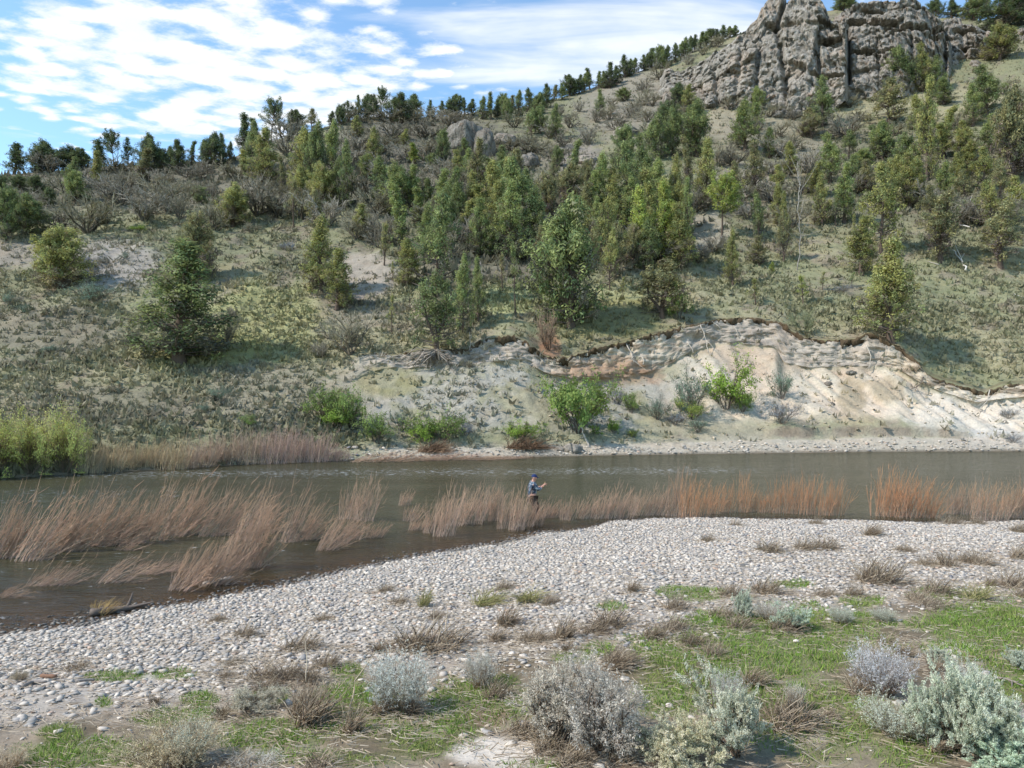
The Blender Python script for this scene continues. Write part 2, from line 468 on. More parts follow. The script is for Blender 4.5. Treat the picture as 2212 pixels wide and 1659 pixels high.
dz = up * (n_big * 1.7 + n_mid * 0.9) * rid + sstep(T, 1.0, 2.0) * (n_sm * 0.16 + n_mid * 0.22)
# downhill gullies on the left bank and upper slopes
gul = fbm(P3(HX * 0.14, HY * 0.03, 0 * HX), 3, 21, ridged=True).reshape(NR, NC)
dz += -sstep(T, 3.2, 5.0) * np.clip(gul - 0.15, 0, 1) * 0.7 * rid
# talus rills and lumps below the scarp
led = sstep(XD, 1640, 1700) * (1 - sstep(XD, 2040, 2120)) * (1 - sstep(T, 2.3, 2.9))
ledw = 0.035 * fbm(P3(HX * 0.5, 0 * HX, 0 * HX), 3, 91).reshape(NR, NC)
dz += 0.55 * led * sstep(T + ledw, 2.02, 2.045)
talus = sstep(T, 2.05, 2.3) * (1 - sstep(T, 2.97, 3.0)) * erod
rill = fbm(P3(HX * 0.7 + 0.3 * HZ, HZ * 0.16, 0 * HX), 3, 31, ridged=True).reshape(NR, NC)
dz += talus * (-np.clip(rill, 0, 1) * (0.14 + 0.40 * sstep(XD, 1400, 1650)) + n_mid * 0.35 + n_sm * 0.06)
# strata and bites in the scarp face
scarp = sstep(T, 2.98, 3.03) * (1 - sstep(T, 3.93, 4.0)) * erod
strat = fbm(P3(HX * 0.25, HY * 0.1, HZ * 4.2), 3, 41).reshape(NR, NC)
chunk = fbm(pp * 0.85, 4, 43, 0.6).reshape(NR, NC)
fine = fbm(pp * [2.0, 2.0, 3.2], 3, 47, 0.6).reshape(NR, NC)
ddep = scarp * (strat * 0.20 + chunk * 0.95 + fine * 0.30 - 0.25)
# little step in the beach on the far right
step = sstep(XD, 1640, 1700) * (1 - sstep(XD, 2050, 2150))
HZ = HZ + dz
HD2 = HD + ddep
HX = U[None, :] * HD2; HY = HD2

# ---- base colours (albedo) of the far bank
gz = fbm(pp * 0.10, 4, 55).reshape(NR, NC); gz2 = fbm(pp * 0.45, 4, 57, 0.6).reshape(NR, NC); gz3 = fbm(pp * 1.7, 3, 58).reshape(NR, NC)


def mixc(c, col, w): return c * (1 - w[..., None]) + np.array(col) * w[..., None]


GRASS = np.array(lin('8a8868')); GRASS2 = np.array(lin('999273')); SOIL = np.array(lin('85776a')); TAN = np.array(lin('b9ac97')); SAND = np.array(lin('c3b6a1')); GREY = np.array(lin('9f998a'))
hc = np.repeat(GRASS[None, None, :], NR, 0).repeat(NC, 1).copy()
hc = mixc(hc, GRASS2, sstep(gz, -0.1, 0.35)); hc = mixc(hc, SOIL, 0.6 * sstep(gz2, 0.08, 0.36)); hc = mixc(hc, lin('757a58'), 0.5 * sstep(-gz2, 0.1, 0.4))
YD = CY - (HZ - EYE) / HD * F


baremask = np.zeros((NR, NC)); scrubmask = np.zeros((NR, NC))


scrub = lin('777062')


def patch(reg, zx, zy, rx, ry, col, w=1.0, rag=0.9, bare=None):
    global hc, baremask, scrubmask
    ox, oy = OFF[reg]
    d = np.hypot((XD - ox - zx / 3) / (rx / 3), (YD - oy - zy / 3) / (ry / 3)) + rag * 0.5 * (gz2 + 0.6 * gz3)
    hc = mixc(hc, col, w * (1 - sstep(d, 0.65, 1.1)) * (T > 1.2))
    if col is scrub: scrubmask = np.maximum(scrubmask, w * (1 - sstep(d, 0.65, 1.1))); bare = 0.0
    k = col[1] / col[0]; b = bare if bare is not None else float(np.clip((0.93 - k) * 14, 0, .9)) * w
    baremask = np.maximum(baremask, b * (1 - sstep(d, 0.65, 1.1)))


patch('A', 900, 1150, 1500, 230, scrub, 0.8); patch('B', 500, 1050, 750, 420, scrub, 0.85); patch('B', 1200, 1050, 500, 160, scrub, 0.6); patch('B', 1500, 1450, 900, 260, scrub, 0.75); patch('C', 1300, 1150, 900, 330, scrub, 0.45); patch('E', 900, 300, 620, 200, scrub, 0.7); patch('E', 1900, 250, 350, 170, scrub, 0.6)
patch('D', 720, 330, 330, 190, lin('a39b8f'), 0.95); patch('D', 330, 760, 480, 200, lin('817966'), 0.9, bare=.35); patch('D', 30, 260, 260, 110, lin('9b9080'), 0.9, bare=.4)
patch('E', 130, 400, 260, 190, lin('a89c8c'), 0.9); patch('E', 60, 620, 260, 120, lin('84796e'), 0.6, bare=.3)
patch('D', 700, 1250, 900, 150, lin('857c68'), 0.75, bare=.2); patch('D', 1750, 1180, 480, 260, lin('8e8672'), 0.85, bare=.3); patch('E', 200, 1150, 330, 220, lin('a39883'), 0.8, bare=.4)
patch('B', 1900, 680, 420, 260, lin('948b7c'), 0.85, bare=.35); patch('B', 1800, 520, 380, 60, lin('9a917e'), 0.7, bare=.3); patch('B', 1500, 1010, 200, 110, lin('958b80'), 0.8, bare=.4); patch('C', 250, 800, 220, 110, lin('a2977f'), 0.9, bare=.4)
patch('C', 850, 720, 420, 130, lin('9f9878'), 0.8); patch('C', 1250, 620, 350, 160, lin('a09878'), 0.8); patch('C', 1750, 660, 350, 120, lin('a59c7c'), 0.8)
patch('C', 600, 880, 450, 160, lin('9a907c'), 0.7); patch('C', 400, 1180, 300, 160, lin('9c9184'), 0.6); patch('C', 150, 1480, 160, 130, lin('aaa08f'), 0.7)
patch('D', 1700, 700, 420, 300, lin('9c9a68'), 0.7); patch('E', 1100, 560, 250, 130, lin('a5a878'), 0.8); patch('E', 1750, 520, 300, 80, lin('a8a878'), 0.6)
patch('E', 1750, 700, 420, 170, lin('7f7a50'), 0.7); patch('D', 1300, 900, 520, 130, lin('97945c'), 0.6)
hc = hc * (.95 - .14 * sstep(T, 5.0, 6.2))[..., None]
# eroded bank
w_t = np.maximum(talus, scarp) * erod
right = sstep(XD, 1380, 1600)
tal = GREY * (1 - right[..., None]) + SAND * right[..., None]
tal = mixc(tal, lin('8f8a68'), (1 - 0.75 * right) * 0.7 * sstep(gz2, -0.05, 0.3)); tal = mixc(tal, lin('c9b6a0'), 0.6 * sstep(rill, 0.2, 0.6) * right)
tal = mixc(tal, lin('a08a72'), 0.55 * sstep(gz, 0.1, 0.4) * right)
hc = hc * (1 - w_t[..., None]) + tal * w_t[..., None]
sface = np.repeat(np.array(lin('b3a48e'))[None, None, :], NR, 0).repeat(NC, 1)
sface = mixc(sface, lin('bfb29c'), sstep(strat, 0.05, 0.3)); sface = mixc(sface, lin('7d6e5b'), 0.85 * sstep(-strat, 0.0, 0.22)); sface = mixc(sface, lin('9d9488'), 0.7 * sstep(gz, 0, 0.3))
sface = sface * (1 + .35 * fine[..., None])
hc = hc * (1 - scarp[..., None]) + sface * scarp[..., None]
for a in [('E', 1750, 1030, 420, 90, lin('9a7a5e'), 0.7), ('E', 1350, 870, 90, 90, lin('a8795f'), 0.7), ('F', 1100, 1180, 120, 160, lin('9a8a70'), 0.8), ('F', 1330, 1150, 150, 110, lin('98886e'), 0.7), ('F', 1850, 1300, 420, 160, lin('c6bcab'), 0.8), ('F', 2100, 1450, 330, 60, lin('bdb6aa'), 0.9), ('F', 300, 1420, 420, 60, lin('a39781'), 0.6), ('E', 300, 1100, 260, 110, lin('8a8258'), 0.6), ('E', 1250, 1250, 240, 160, lin('a49a80'), 0.5)]: patch(*a)
ledc = led * sstep(T + ledw, 2.0, 2.015) * (1 - sstep(T + ledw, 2.045, 2.06)) * sstep(gz2, -.35, 0)
hc = mixc(hc, lin('7d6a57'), 0.8 * ledc)  # shade of the ledge face put into the colour as a brown strip
# beach along the water
w_b = (1 - sstep(T, 1.9, 2.12)) * sstep(XD, 700, 900)
hc = mixc(hc, lin('b5aa99'), 0.85 * w_b); hc = mixc(hc, lin('6f6656'), 0.8 * (1 - sstep(T, 1.05, 1.25)))
hc = mixc(hc, lin('4a4236'), (1 - sstep(T, 0.95, 1.02)))
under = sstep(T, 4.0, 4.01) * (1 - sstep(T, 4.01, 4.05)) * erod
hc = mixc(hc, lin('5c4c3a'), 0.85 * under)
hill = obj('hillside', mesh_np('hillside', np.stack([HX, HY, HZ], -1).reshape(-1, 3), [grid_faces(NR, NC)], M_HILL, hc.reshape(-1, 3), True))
tag(hill, 'steep juniper covered slope rising from the river to the rocky skyline', kind='structure')

PY = CY - (HZ - EYE) / HD2 * F
PYmin = np.minimum.accumulate(PY, 0)


def at(reg, zx, zy, back=0.0):
    """point of the far bank seen at zoom pixel (zx, zy) of picture region reg -> (x, y, z), depth, hidden"""
    ox, oy = OFF[reg]; x = ox + zx / 3; y = oy + zy / 3
    return at_d(x, y)


def at_d(x, y):
    c = int(np.clip(np.searchsorted(xs, x), 0, NC - 1))
    r = np.nonzero(PYmin[:, c] <= y)[0]
    if len(r) and rows_t[r[0]] < 8.6:
        k = r[0]; hid = False
    else:
        k = int(np.argmin(PY[:np.searchsorted(rows_t, 8.6), c])); hid = True
    return (float((x - CX) / F * HD2[k, c]), float(HD2[k, c]), float(HZ[k, c])), float(HD2[k, c]), hid


def slope_normal(X, Y):
    x = CX + F * X / Y
    c = int(np.clip(np.searchsorted(xs, x), 2, NC - 3)); k = int(np.clip(np.searchsorted(HD2[:, c], Y), 2, NR - 3))
    a = np.array([HX[k + 2, c] - HX[k - 2, c], HY[k + 2, c] - HY[k - 2, c], HZ[k + 2, c] - HZ[k - 2, c]])
    b = np.array([HX[k, c + 2] - HX[k, c - 2], HY[k, c + 2] - HY[k, c - 2], HZ[k, c + 2] - HZ[k, c - 2]])
    n = np.cross(b, a); return n / np.linalg.norm(n)


# ---- overhanging sod edge along the top of the scarp
kl = int(np.searchsorted(rows_t, 4.0))
cs = np.nonzero((xs > 770) & (xs < 2300))[0]
lx, ly, lz = HX[kl, cs], HY[kl, cs], HZ[kl, cs]
rag = fbm(P3(lx * 0.9, 0 * lx, 0 * lx), 4, 61, 0.65); rag2 = fbm(P3(lx * 1.7, 5 + 0 * lx, 0 * lx), 3, 63, 0.65)
outw = 0.55 + 0.5 * rag; thick = 0.62 + 0.5 * rag2
amp = sstep(xs[cs], 770, 860)
outw *= amp; thick = 0.06 + np.clip(thick, 0.12, None) * amp
prof = [(0.9, 0.10), (0.3, 0.16), (-0.5, 0.13), (-1.0, -0.05), (-1.02, -0.55), (-0.7, -1.0), (0.1, -1.15), (0.9, -1.2)]
dirv = np.stack([lx, ly], 1) / np.hypot(lx, ly)[:, None]
V = []; C = []
for i, (a, b) in enumerate(prof):
    jit = 0.10 * fbm(P3(lx * 2.5, i * 3.1 + 0 * lx, 0 * lx), 3, 71 + i)
    off = np.where(a < 0, a * outw, a * 0.8) + jit + (0.16 * RNG.normal(size=len(lx)) if a < 0 else 0)
    V.append(np.stack([lx + dirv[:, 0] * off, ly + dirv[:, 1] * off, lz + np.where(b > 0, b * .35 - .03, b * thick + 0.10 * RNG.normal(size=len(lx))) + jit * 0.6], 1))
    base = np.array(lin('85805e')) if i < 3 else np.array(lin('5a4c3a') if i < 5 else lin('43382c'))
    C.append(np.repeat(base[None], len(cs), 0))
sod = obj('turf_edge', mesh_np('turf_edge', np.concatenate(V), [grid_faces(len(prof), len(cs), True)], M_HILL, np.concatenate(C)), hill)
sod['kind'] = 'stuff'

# ------------------------------------------------------------------ near bank: gravel bar and river bed
xn = np.unique(np.concatenate([np.linspace(-1150, -60, 50), np.arange(-60, 2275, 6.0), np.linspace(2275, 3350, 50)]))
UN = (xn - CX) / F; NCn = len(xn)
De = blur(D_of(near_edge_y(xn)), 3); Df = D_of(far_edge_y(xn))
shal = 0.05 + 0.20 * sstep(xn, 1150, 1500)
BENCH = 1.27


def near_z(D, De, Df, shal, x):
    s = np.clip((D - 7.0) / (De - 7.0), 0, 1)
    pw = 0.85 + 0.6 * sstep(x, 900, 1600)
    zb = BENCH * (1 - s ** pw)
    d1 = D - De
    dep = np.minimum(np.where(d1 < 4, shal * d1, shal * 4 + (d1 - 4) * 0.16), 1.4)
    dep = np.minimum(dep, np.maximum((Df - D) * 0.35, -0.5))
    return np.where(D < De, zb, -dep)


tn = np.concatenate([np.array([-30, -15, -5, 0, 3, 5]), np.linspace(6, 7.2, 8)])
f1 = np.linspace(0, 1, 120) ** 0.9; f2 = np.linspace(0, 1, 50)[1:] ** 1.6
ND = np.concatenate([np.repeat(tn[:, None], NCn, 1), 7.3 + f1[:, None] * (De - 7.3)[None, :], De[None, :] + f2[:, None] * (Df - 1.2 - De)[None, :]])
NRn = len(ND)
Dx = np.where(ND >= 6, ND, 6 + (6 - ND) * 1.2)
NX = UN[None, :] * Dx; NY = ND
NZ = near_z(ND, De[None, :], Df[None, :], shal[None, :], xn[None, :])
pn = P3(NX, NY, 0 * NX)
m1 = fbm(pn * 0.22, 3, 81).reshape(NRn, NCn); m2 = fbm(pn * 1.1, 4, 83, 0.6).reshape(NRn, NCn)
dry = (ND < De[None, :] - 0.2)
fade = np.clip((De[None, :] - ND) / 4, 0, 1)
NZ = NZ + fade * (m1 * 0.14 + m2 * 0.05) + (1 - fade) * m2 * 0.035


def near_h(X, Y):
    """bilinear height of the near bank at world X, Y (arrays)"""
    X = np.asarray(X, float); Y = np.asarray(Y, float)
    x = CX + F * X / np.maximum(Y, 6)
    ci = np.interp(x, xn, np.arange(NCn)); c0 = np.clip(ci.astype(int), 0, NCn - 2); cf = ci - c0
    z = 0
    for k, w in ((0, 1 - cf), (1, cf)):
        c = c0 + k
        e = De[c]; ff = Df[c]
        r = np.where(Y < 7.3, np.interp(Y, tn, np.arange(len(tn))), 0)
        s = np.clip((Y - 7.3) / (e - 7.3), 0, 1) ** (1 / 0.9) * 119 + len(tn)
        s2 = np.clip((Y - e) / (ff - 1.2 - e), 0, 1) ** (1 / 1.6) * 49 + len(tn) + 119
        ri = np.where(Y < 7.3, r, np.where(Y < e, s, s2))
        r0 = np.clip(ri.astype(int), 0, NRn - 2); rf = ri - r0
        z = z + w * (NZ[r0, c] * (1 - rf) + NZ[r0 + 1, c] * rf)
    return z


def near_at(reg, zx, zy):
    """point of the near bank (or water surface) seen at that pixel"""
    ox, oy = OFF[reg]; return near_at_d(ox + zx / 3, oy + zy / 3)


def near_at_d(x, y):
    Ys = np.linspace(5.5, 60, 2200); u = (x - CX) / F
    Z = np.maximum(near_h(u * Ys, Ys), 0.0)
    py = CY - (Z - EYE) / Ys * F
    k = np.nonzero(py <= y)[0]; k = k[0] if len(k) else len(Ys) - 1
    return (float(u * Ys[k]), float(Ys[k]), float(near_h(np.array([u * Ys[k]]), np.array([Ys[k]]))[0])), float(Ys[k])


# green cover on the bench: ellipses in picture regions J, K, L turned into bank positions
GREEN = [('L', 700, 900, 900, 300), ('L', 300, 800, 500, 160), ('L', 900, 1300, 700, 420), ('L', 2000, 720, 620, 190), ('L', 1700, 540, 300, 60), ('L', 1150, 590, 180, 50), ('L', 720, 470, 160, 30), ('L', 80, 530, 220, 50), ('L', 1900, 880, 420, 110), ('L', 1500, 1550, 400, 160), ('L', 2150, 1150, 300, 220), ('L', 1150, 720, 220, 90), ('L', 500, 730, 200, 80), ('L', 300, 1100, 400, 220),
         ('K', 1650, 900, 160, 60), ('K', 1500, 940, 200, 60), ('K', 2100, 1000, 350, 260), ('K', 2100, 1200, 300, 160), ('K', 1750, 610, 120, 40), ('K', 2150, 520, 140, 40), ('K', 950, 1230, 420, 200), ('K', 750, 1350, 260, 190), ('K', 1050, 1100, 160, 80), ('K', 100, 1320, 420, 260), ('K', 500, 1500, 480, 170), ('K', 50, 1050, 130, 60), ('K', 60, 1600, 600, 90), ('K', 1250, 1640, 350, 40),
         ('J', 720, 1060, 200, 40), ('J', 1150, 1060, 150, 34), ('J', 670, 1235, 60, 34), ('J', 1300, 1215, 120, 50), ('J', 1050, 1345, 190, 60), ('J', 400, 1450, 170, 90), ('J', 1300, 1320, 130, 50), ('J', 1750, 1200, 140, 50), ('J', 1800, 1450, 520, 130), ('J', 600, 1560, 500, 120), ('J', 1900, 1600, 420, 60), ('J', 330, 1640, 300, 60), ('J', 2150, 1250, 120, 100)]


def green_w(x, y, n1, n2):
    w = 0
    for reg, zx, zy, rx, ry in GREEN:
        ox, oy = OFF[reg]
        d = np.hypot((x - ox - zx / 3) / (rx / 3), (y - oy - zy / 3) / (ry / 3)) + 0.55 * n1 + 0.45 * n2
        w = np.maximum(w, 1 - sstep(d, 0.55, 1.1))
    return w


NPX = np.repeat(xn[None, :], NRn, 0); NPY = CY - (NZ - EYE) / np.maximum(ND, 1) * F
GW = green_w(NPX, NPY, m1, m2)
bench = sstep(NPY + 60 * m1 + 30 * m2 - (1545 - 0.125 * NPX), -50, 60)
nc_ = np.repeat(np.array(lin('b1a799'))[None, None], NRn, 0).repeat(NCn, 1)
m3 = fbm(pn * 3.5, 3, 87).reshape(NRn, NCn)
nc_ = mixc(nc_, lin('9a9186'), sstep(m3, 0.0, 0.4))
nc_ = mixc(nc_, lin('8b7c68'), 0.85 * bench); nc_ = mixc(nc_, lin('6f6350'), bench * sstep(m2, 0.0, 0.35))
nc_ = mixc(nc_, lin('66703a'), 0.6 * GW)
for reg, zx, zy, rx, ry, c in [('K', 1030, 1560, 430, 110, 'cdc2b2'), ('L', 1750, 880, 180, 50, 'cabfae'), ('L', 800, 1480, 160, 70, 'b3a592'), ('K', 950, 1330, 160, 80, '7d6c58'), ('L', 1950, 920, 200, 30, '9a8a72')]:
    ox, oy = OFF[reg]; d = np.hypot((NPX - ox - zx / 3) / (rx / 3), (NPY - oy - zy / 3) / (ry / 3)) + 0.35 * m2
    nc_ = mixc(nc_, lin(c), 0.95 * (1 - sstep(d, 0.75, 1.0)))
wet = sstep(ND - De[None, :], -0.45, 0.0)
nc_ = mixc(nc_, lin('64503a'), wet)
bar = obj('gravel_bar', mesh_np('gravel_bar', np.stack([NX, NY, NZ], -1).reshape(-1, 3), [grid_faces(NRn, NCn)], M_BAR, nc_.reshape(-1, 3), True))
tag(bar, 'pale cobble bar and grassy bench on the near bank of the river', kind='structure')

# ------------------------------------------------------------------ river surface
xw = np.linspace(-1150, 3350, 240); Uw = (xw - CX) / F
e1 = np.interp(xw, xn, De) - 0.8; e2 = D_of(far_edge_y(xw)) + 0.9
fr_ = np.linspace(0, 1, 110)
WD = e1[None, :] + fr_[:, None] * (e2 - e1)[None, :]
WX = Uw[None, :] * WD
xwr = np.repeat(xw[None], 110, 0)
bed = near_h(WX.ravel(), WD.ravel()).reshape(WD.shape)
dfar = np.clip((D_of(far_edge_y(xw))[None] - WD) * 0.35, 0, 2)
depth = np.minimum(np.clip(-bed, 0, 2), np.where(dfar < 1.4, dfar, 2))
WYp = CY + F * EYE / WD
rif = np.exp(-((WYp - 1019 + (xwr - 1106) * 0.006) / 13) ** 2) * (0.9 - 0.5 * sstep(xwr, 1500, 1800)) + 0.55 * np.exp(-((WYp - 1070) / 22) ** 2) * (xwr < 420) + 0.32 * sstep(WYp, 1130, 1180) * (xwr < 900)
rif = rif + 0.12
water = obj('river', mesh_np('river', P3(WX, WD, 0 * WD), [grid_faces(110, 240)], M_WATER, None, True, {'depth': depth, 'riffle': rif}))
tag(water, 'silty olive brown river flowing between the banks', kind='structure')
# ------------------------------------------------------------------ rock cliffs
def cliff(name, label, foot, top, Dfoot, back, xr, seed, clefts=(), ledges=(), rough=1.0, nx=220, nz=150, tint=(1, 1, 1), group=None):
    x = np.linspace(xr[0], xr[1], nx)
    yf = cur(foot)(x); yt = cur(top)(x); Db = cur(Dfoot)(x); bk = cur(back)(x)
    s = np.linspace(-0.3, 1, nz)[:, None]
    y = yf[None] + s * (yt - yf)[None]
    D = Db[None] + np.clip(s, 0, 1) * bk[None]
    u = ((x - CX) / F)[None]
    Z = EYE - (y - CY) / F * D; X = u * D
    p = P3(X, D, Z)
    wv_ = np.stack([fbm(p * .12, 3, seed + 20), fbm(p * .12 + 40, 3, seed + 21), fbm(p * .12 + 80, 3, seed + 22)], 1) * 2.2
    f1, j1 = facets((p + wv_) * [.10, .10, .065], seed, 1.5); f2, j2 = facets((p + wv_) * [.30, .30, .20], seed + 31, 1.3); f3, j3 = facets((p + wv_ * .5) * [.9, .9, .75], seed + 57, 1.2)
    c = fbm(p * 0.9, 5, seed + 5, 0.62).reshape(nz, nx)
    lay = fbm(p * [.04, .04, .42], 3, seed + 8).reshape(nz, nx)
    disp = (f1 * 1.15 + f2 * .62 + f3 * .42 + .22 * np.exp(-(j1 / .05) ** 2) + .2 * np.exp(-(j2 / .07) ** 2)).reshape(nz, nx) * rough + c * .55 + lay * 1.0 + 0.6
    for (cx_, y0, y1, w, dep, slant) in clefts:
        xx = np.repeat(x[None], nz, 0) - cx_ - slant * (y - y0)
        disp += 0.55 * dep * np.exp(-(xx / w) ** 2) * sstep(y, y0 - 14, y0 + 4) * (1 - sstep(y, y1 - 4, y1 + 12))
    for (yl, x0, x1, dep, wl) in ledges:
        wv = yl + 7 * fbm(P3(x * 0.02, seed + 0 * x, 0 * x), 3, seed + 9)[None]
        k = sstep(y - wv, 0, 2.5) * (1 - sstep(y - wv, wl * 0.6, wl))
        disp += dep * k * (sstep(x, x0, x0 + 25) * (1 - sstep(x, x1 - 25, x1)))[None]
    edge = np.minimum(sstep(x, xr[0], xr[0] + 14), 1 - sstep(x, xr[1] - 14, xr[1]))[None]
    D2 = D + disp * (0.35 + 0.65 * edge) + (1 - edge) * 7.0
    X = u * D2; Z2 = EYE - (y - CY) / F * D
    Z2 = Z2 + 0.5 * c * rough
    # top and back so that the rock is a solid body
    tb = []
    for db, dzz in ((2.0, 0.35), (6, 0.2), (14, -2), (26, -9), (40, -24)):
        nb = 0.8 * fbm(P3(X[-1] * 0.4, D2[-1] + db, 0 * x), 3, seed + 12)
        tb.append(np.stack([X[-1] * (D2[-1] + db) / D2[-1], D2[-1] + db, Z2[-1] + dzz + nb], -1))
    V = np.concatenate([np.stack([X, D2, Z2], -1), np.array(tb)])
    col = np.ones((len(V), nx, 3)) * np.array(tint)
    me = mesh_np(name, V.reshape(-1, 3), [grid_faces(len(V), nx)], M_ROCK, col.reshape(-1, 3), False)
    o = obj(name, me); tag(o, label, 'cliff', group); return o


def cz(reg, pts): ox, oy = OFF[reg]; return [(ox + a / 3, oy + b / 3) for a, b in pts]


def cd(pts): return [(OFF['C'][0] + a / 3, d) for a, d in pts]


CG = 'grey rock cliffs on the right skyline'
cliff('rock_cliff', 'tall grey cliff buttress topped by a pointed spire at the skyline',
      cz('C', [(-150, 620), (190, 745), (250, 720), (350, 655), (600, 670), (870, 600), (1060, 540), (1100, 530)]),
      cz('C', [(-150, 430), (0, 455), (130, 390), (200, 340), (270, 310), (330, 265), (385, 195), (430, 150), (480, 115), (500, 60), (540, -10), (590, -60), (660, -80), (690, -20), (720, -30), (780, -80), (860, -70), (910, -20), (940, 70), (960, 125), (1000, 130), (1060, 200), (1100, 260)]),
      cd([(-150, 183), (190, 174), (600, 170), (1060, 166), (1100, 170)]), cd([(-150, 16), (200, 13), (600, 16), (1060, 11)]),
      (1425, 1838), 101,
      clefts=[(OFF['C'][0] + 690 / 3, -30, 50, 5, 7, -0.35), (OFF['C'][0] + 215 / 3, 150, 240, 7, 4, 0.05), (OFF['C'][0] + 620 / 3, 60, 210, 7, 3, 0.15), (OFF['C'][0] + 390 / 3, 80, 210, 6, 2.5, -0.12), (OFF['C'][0] + 500 / 3, 100, 215, 4, 2.2, -0.1), (OFF['C'][0] + 880 / 3, 75, 200, 4, 3.0, 0.02)],
      ledges=[(72, 1760, 1830, 3.5, 22), (40, 1640, 1800, 1.4, 14), (148, 1740, 1835, 2.5, 14)], nx=230, nz=160, tint=(1.0, .98, .95), group=CG)
cliff('rock_cliff', 'broad ledged cliff wall right of the dark vertical cleft',
      cz('C', [(1030, 540), (1100, 510), (1200, 505), (1400, 480), (1600, 520), (1760, 530)]),
      cz('C', [(1030, 215), (950, 130), (985, 85), (1060, 45), (1150, 15), (1300, -20), (1500, -10), (1590, 40), (1640, 90), (1690, 150), (1730, 215), (1760, 260)][1:]),
      cd([(950, 172), (1100, 171), (1400, 168), (1760, 172)]), cd([(950, 16), (1300, 15), (1760, 13)]),
      (1790, 2062), 131,
      clefts=[(OFF['C'][0] + 1060 / 3, 62, 172, 7, 9, 0.03), (OFF['C'][0] + 1700 / 3, 70, 160, 5, 5, 0.0), (OFF['C'][0] + 1480 / 3, 75, 130, 4, 2.5, 0.1), (OFF['C'][0] + 1260 / 3, 100, 160, 4, 2.0, 0.1)],
      ledges=[(53, 1900, 2050, 5.5, 16), (38, 1820, 1960, 3.5, 18), (72, 1990, 2060, 5, 14), (104, 1830, 1960, 3.5, 10), (10, 1850, 2000, 2, 8)], nx=200, nz=140, tint=(.94, .92, .90), group=CG)
cliff('rock_cliff', 'lower broken cliff at the right frame edge under the dark trees',
      cz('C', [(1640, 560), (1760, 540), (1900, 470), (2100, 520), (2300, 480), (2700, 470)]),
      cz('C', [(1640, 190), (1700, 125), (1750, 118), (1880, 125), (1960, 170), (2010, 215), (2100, 210), (2212, 170), (2450, 130), (2700, 150)]),
      cd([(1640, 182), (1900, 178), (2300, 176), (2700, 176)]), cd([(1640, 16), (2300, 20), (2700, 18)]),
      (2022, 2360), 161,
      clefts=[(2080, 70, 160, 7, 5, 0.1), (2140, 80, 150, 6, 3.5, -0.1)], ledges=[(62, 2050, 2140, 3, 12), (95, 2060, 2220, 3, 14), (120, 2060, 2300, 2.5, 10)], rough=1.15, nx=150, nz=110, tint=(.93, .9, .87), group=CG)

# ------------------------------------------------------------------ outcrops and boulders
def rock_mesh(name, seed, sub=4, rough=0.35, tint=(1, 1, 1), mat=None, flat=False):
    import bmesh
    bm = bmesh.new(); bmesh.ops.create_icosphere(bm, subdivisions=sub, radius=1.0)
    v = np.array([w.co[:] for w in bm.verts]); f = np.array([[w.index for w in q.verts] for q in bm.faces]); bm.free()
    v0 = v.copy()
    n = fbm(v0 * 1.3 + seed, 4, seed, 0.55, ridged=True); q = fbm(v0 * 2.4 + seed, 2, seed + 4)
    v = v0 * (1 + rough * (0.7 * n + 0.5 * (np.round(q * 4) / 4)))[:, None]
    return mesh_np(name, v, [f], mat or M_ROCK, np.ones((len(v), 3)) * np.array(tint), not flat)
# ------------------------------------------------------------------ plant builders (each returns shared meshes)
OLIVE = np.array(lin('aaab6c')); GREEN_ = np.array(lin('8f9c6c')); DARKG = np.array(lin('76805c')); BROWNG = np.array(lin('a89c7e')); BARKC = np.array(lin('5f5248')); GREYW = np.array(lin('8e857b'))


